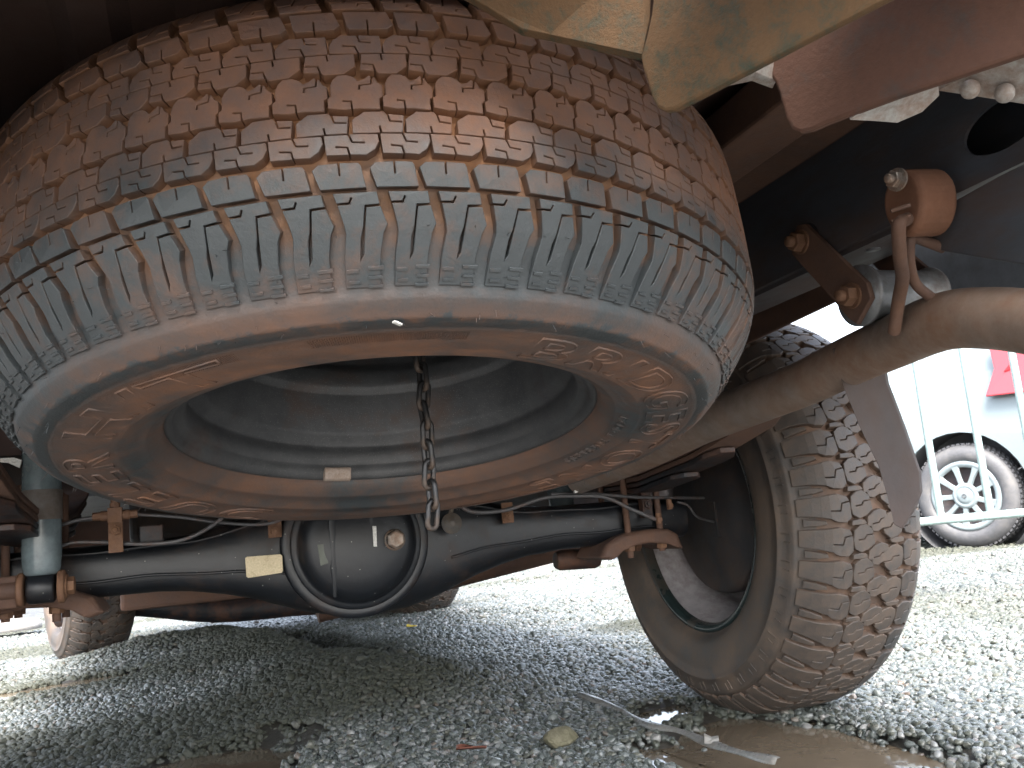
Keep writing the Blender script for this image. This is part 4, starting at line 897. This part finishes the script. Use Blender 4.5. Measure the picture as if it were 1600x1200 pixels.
for c_, a, b, th in PUD:
    mb = MB(); P = [(c_.x + 1.5 * a * math.cos(q) * math.cos(th) - 1.5 * b * math.sin(q) * math.sin(th), c_.y + 1.5 * a * math.cos(q) * math.sin(th) + 1.5 * b * math.sin(q) * math.cos(th), WZ - .0006 * len(bpy.data.objects) % .002) for q in np.linspace(0, 2 * PI, 48, endpoint=False)]
    mb.add(P, [tuple(range(48))]); o = mb.build('puddle', M_WATER); o['kind'] = 'structure'

# stones: one mass nobody could count
def stone_points():
    out = []
    for d0, d1, dens, s0, s1 in ((1.15, 2.2, 14500, .0048, .0088), (2.2, 3.6, 9500, .0058, .0100), (3.6, 6.0, 5500, .0075, .012), (6.0, 11.0, 1500, .012, .018)):
        a0, a1 = YAW - R(36), YAW + R(35); area = (a1 - a0) / 2 * (d1 * d1 - d0 * d0); n = int(area * dens)
        a = NR.uniform(a0, a1, n); d = np.sqrt(NR.uniform(d0 * d0, d1 * d1, n)); x = CAM.x + d * np.sin(a); y = CAM.y + d * np.cos(a)
        s = s0 + (s1 - s0) * NR.random(n) ** 1.8; big_ = NR.random(n) < .02; s[big_] *= 1.5
        z = height(x, y); p_ = pud(x, y); keep = (z > WZ - .004) | (NR.random(n) < .02) | (p_ < -.3)
        keep &= ~((np.hypot(np.abs(x) - .77, y) < .06))
        z = z + s * NR.uniform(-.1, .55, n)
        moss = np.clip(np.exp(-(seg_dist(x, y, RUT) / .14) ** 2) * 1.3 + .95 * np.clip((vnoise(x * 1.6 + 3, y * 1.6 + 5) - .5) * 3, 0, 1) + .7 * np.exp(-(seg_dist(x, y, RIDGE) / .3) ** 2), 0, 1)
        out.append(np.stack([x, y, z, s, moss], 1)[keep])
    return np.concatenate(out)
SP = stone_points()
me = bpy.data.meshes.new('gravel'); me.vertices.add(len(SP)); me.vertices.foreach_set('co', SP[:, :3].ravel())
me.attributes.new('size', 'FLOAT', 'POINT').data.foreach_set('value', SP[:, 3])
me.attributes.new('moss', 'FLOAT', 'POINT').data.foreach_set('value', SP[:, 4])
rot_ = np.stack([NR.uniform(-.5, .5, len(SP)), NR.uniform(-.5, .5, len(SP)), NR.uniform(0, 6.28, len(SP))], 1)
me.attributes.new('turn', 'FLOAT_VECTOR', 'POINT').data.foreach_set('vector', rot_.ravel())
gr = bpy.data.objects.new('gravel', me); COL.objects.link(gr); gr['kind'] = 'stuff'
def stone_mat():
    M_ = bpy.data.materials.new('wet gravel stone'); M_.use_nodes = True; nt = M_.node_tree; b = nt.nodes['Principled BSDF']
    oi = nt.nodes.new('ShaderNodeObjectInfo'); tc = nt.nodes.new('ShaderNodeTexCoord').outputs['Object']
    gm = nt.nodes.new('ShaderNodeNewGeometry').outputs['Position']
    c_ = nt.nodes.new('ShaderNodeValToRGB'); e = c_.color_ramp.elements; cols = [(0, (.05, .06, .055)), (.22, (.09, .104, .096)), (.45, (.15, .165, .16)), (.62, (.075, .083, .066)), (.78, (.13, .13, .105)), (.88, (.22, .23, .225)), (.95, (.34, .34, .33)), (1, (.13, .085, .055))]
    while len(e) < len(cols): e.new(.5)
    for q, (p_, cc) in enumerate(cols): e[q].position = p_; e[q].color = (*cc, 1)
    nt.links.new(oi.outputs['Random'], c_.inputs[0])
    mo = nt.nodes.new('ShaderNodeAttribute'); mo.attribute_name = 'moss'; mo.attribute_type = 'INSTANCER'
    n1 = noise(nt, gm, 260, 4, .7); n2 = noise(nt, gm, 3, 3)
    cc = mix(nt, math_(nt, 'MULTIPLY', n1, .6), c_.outputs[0], (.06, .066, .06))
    cc = mix(nt, math_(nt, 'MULTIPLY', mo.outputs['Fac'], .8), cc, (.030, .032, .017))
    nt.links.new(cc, b.inputs['Base Color']); b.inputs['Specular IOR Level'].default_value = .6
    rr_ = math_(nt, 'ADD', ramp(nt, n1, [(.3, .12), (.7, .36)]), math_(nt, 'MULTIPLY', mo.outputs['Fac'], .5), True)
    nt.links.new(rr_, b.inputs['Roughness'])
    bp = node(nt, 'ShaderNodeBump', Strength=.3, Distance=.002); nt.links.new(n1, bp.inputs['Height']); nt.links.new(bp.outputs[0], b.inputs['Normal']); return M_
M_STONE = stone_mat()
def gravel_nodes():
    ng = bpy.data.node_groups.new('gravel', 'GeometryNodeTree'); ng.interface.new_socket('Geometry', in_out='INPUT', socket_type='NodeSocketGeometry'); ng.interface.new_socket('Geometry', in_out='OUTPUT', socket_type='NodeSocketGeometry')
    N = ng.nodes.new; L = ng.links.new; gi, go = N('NodeGroupInput'), N('NodeGroupOutput'); jn = N('GeometryNodeJoinGeometry')
    for k in range(6):
        ico = N('GeometryNodeMeshIcoSphere'); ico.inputs['Radius'].default_value = 1; ico.inputs['Subdivisions'].default_value = 3 if k < 3 else 2
        nz = N('ShaderNodeTexNoise'); nz.noise_dimensions = '4D'; nz.inputs['W'].default_value = k * 3.7; nz.inputs['Scale'].default_value = .62; nz.inputs['Detail'].default_value = 1.2
        sub = N('ShaderNodeVectorMath'); sub.operation = 'SUBTRACT'; sub.inputs[1].default_value = (.5, .5, .5); L(nz.outputs['Color'], sub.inputs[0])
        scl = N('ShaderNodeVectorMath'); scl.operation = 'SCALE'; scl.inputs['Scale'].default_value = 1.35; L(sub.outputs[0], scl.inputs[0])
        sp = N('GeometryNodeSetPosition'); L(ico.outputs['Mesh'], sp.inputs['Geometry']); L(scl.outputs[0], sp.inputs['Offset'])
        tr = N('GeometryNodeTransform'); tr.inputs['Scale'].default_value = ((1.1, .9, .75), (1.0, .9, .8), (1.2, .85, .68), (1.05, 1, .7), (.95, .9, .85), (1.15, .95, .62))[k]; L(sp.outputs[0], tr.inputs['Geometry'])
        ss = N('GeometryNodeSetShadeSmooth'); ss.inputs['Shade Smooth'].default_value = k != 1; L(tr.outputs[0], ss.inputs[0])
        sm = N('GeometryNodeSetMaterial'); sm.inputs['Material'].default_value = M_STONE; L(ss.outputs[0], sm.inputs[0])
        g2 = N('GeometryNodeGeometryToInstance'); L(sm.outputs[0], g2.inputs[0]); L(g2.outputs[0], jn.inputs[0])
    iop = N('GeometryNodeInstanceOnPoints'); m2p = N('GeometryNodeMeshToPoints'); L(gi.outputs[0], m2p.inputs[0]); L(m2p.outputs[0], iop.inputs['Points']); L(jn.outputs[0], iop.inputs['Instance']); iop.inputs['Pick Instance'].default_value = True
    rv = N('FunctionNodeRandomValue'); rv.data_type = 'INT'; rv.inputs['Min'].default_value = 0 if False else rv.inputs['Min'].default_value
    for s_ in rv.inputs:
        if s_.name == 'Max' and s_.type == 'INT': s_.default_value = 5
        if s_.name == 'Min' and s_.type == 'INT': s_.default_value = 0
    L([q for q in rv.outputs if q.type == 'INT'][0], iop.inputs['Instance Index'])
    a1 = N('GeometryNodeInputNamedAttribute'); a1.data_type = 'FLOAT'; a1.inputs['Name'].default_value = 'size'; L(a1.outputs['Attribute'], iop.inputs['Scale'])
    a2 = N('GeometryNodeInputNamedAttribute'); a2.data_type = 'FLOAT_VECTOR'; a2.inputs['Name'].default_value = 'turn'; er = N('FunctionNodeEulerToRotation'); L(a2.outputs['Attribute'], er.inputs[0]); L(er.outputs[0], iop.inputs['Rotation'])
    L(iop.outputs[0], go.inputs[0]); return ng
md = gr.modifiers.new('scatter', 'NODES'); md.node_group = gravel_nodes()

# ------------------------------------------------------------------ small things on the ground
def stone(name, c_, size, seed, mat_, label, cat):
    bm = bmesh.new(); bmesh.ops.create_icosphere(bm, subdivisions=3, radius=1); rr = random.Random(seed); pl_ = [(Vector((rr.uniform(-1, 1), rr.uniform(-1, 1), rr.uniform(-1, 1))).normalized(), rr.uniform(.62, .85)) for _ in range(12)]
    for v in bm.verts:
        for n_, h in pl_:
            d_ = v.co.dot(n_)
            if d_ > h: v.co -= n_ * (d_ - h) * .9
        v.co = Vector((v.co.x * size[0], v.co.y * size[1], v.co.z * size[2]))
    me = bpy.data.meshes.new(name); bm.to_mesh(me); bm.free(); me.materials.append(mat_); o = bpy.data.objects.new(name, me); COL.objects.link(o); o.location = c_; tag(o, label, cat); return o
def gz(x, y, Z=0): p_ = at(x, y, Z=Z); return Vector((p_.x, p_.y, float(height(np.array([p_.x]), np.array([p_.y]))[0])))
s1 = stone('stone', gz(880, 1168) + Vector((0, 0, .016)), (.040, .026, .020), 3, M_ROCK, 'flat mossy stone, biggest in the near gravel', 'stone'); s1.rotation_euler = (0, .05, .35)
def leaf(name, c_, L_, W_, rz, mat_, label, tilt=.2):
    mb = MB(); n = 8; V = []
    for i in range(n + 1):
        t = i / n; wd = W_ * math.sin(PI * min(t * 1.05, 1)) ** .8 * (1 - .3 * t); V += [(-L_ / 2 + L_ * t, -wd, .004 + .006 * math.sin(t * 3)), (-L_ / 2 + L_ * t, 0, .0), (-L_ / 2 + L_ * t, wd, .005 + .004 * math.cos(t * 5))]
    mb.add(V, [(i * 3 + a, i * 3 + a + 1, i * 3 + a + 4, i * 3 + a + 3) for i in range(n) for a in range(2)], True); o = mb.build(name, mat_); o.location = c_; o.rotation_euler = (tilt, .1, rz); s_ = o.modifiers.new('t', 'SOLIDIFY'); s_.thickness = .0006; tag(o, label, 'leaf')
leaf('fallen_leaf', gz(643, 984) + Vector((0, 0, .022)), .050, .016, .3, M_LEAFY, 'small yellow leaf lying on the gravel under the truck', .5)
leaf('fallen_leaf', gz(738, 1192) + Vector((0, 0, .020)), .052, .009, -.1, M_LEAFB, 'curled red brown leaf on the near gravel', .4)
mb = MB(); P = smooth_path([Vector((at(x, y, Z=.012).x, at(x, y, Z=.012).y, .012 + .004 * math.sin(x))) for x, y in ((905, 1085), (960, 1102), (1010, 1128), (1060, 1138), (1110, 1158), (1165, 1180), (1215, 1192))], 6)
wv = [Vector((.9, .40, .35)).normalized() * .0085 * (1 + .25 * math.sin(i * .6)) for i in range(len(P))]
V = [q for p_, w_ in zip(P, wv) for q in (p_ - w_, p_ + Vector((0, 0, .004)), p_ + w_)]
mb.add(V, [(i * 3 + a, i * 3 + a + 1, i * 3 + a + 4, i * 3 + a + 3) for i in range(len(P) - 1) for a in range(2)], True); o = mb.build('plastic_strip', M_CLEAR); s_ = o.modifiers.new('t', 'SOLIDIFY'); s_.thickness = .0012; tag(o, 'milky plastic strip lying across the gravel into the puddle', 'plastic strip')
c_ = at(1112, 1160, Z=.012) - Vector((0, 0, .015)); mb = MB(); mb.prism([c_ + Vector(q) for q in ((-.011, .004, .014), (.011, -.004, .012), (.014, .0, .020), (.003, .004, .019), (-.008, .006, .026))], (.003, .006, .002)); o = mb.build('foil_scrap', M_CLEAR); tag(o, 'small white foil scrap standing on the plastic strip', 'scrap')
c_ = gz(846, 895); mb = MB(); mb.box((0, 0, .07), (.17, .10, .14)); o = mb.build('concrete_block', M_CONC, None, .008); o.location = c_; o.rotation_euler = (0, 0, .4); tag(o, 'grey concrete block far out on the bright gravel', 'block')
c_ = at(22, 985, Z=-.07)
base = empty('pole_base', tuple(c_)); tag(base, 'round grey pole base on the gravel beyond the left front wheel', 'pole base')
mb = MB(); mb.lathe([(0, 0), (.20, 0), (.20, .05), (.17, .075), (.09, .085), (0, .085)], 40); mb.build('foot', M_CONC, base)
mb = MB(); mb.lathe([(.075, .08), (.07, .20), (.05, .215), (.03, .22), (.03, .9), (0, .9)], 24); mb.build('pole', M_CONC, base)
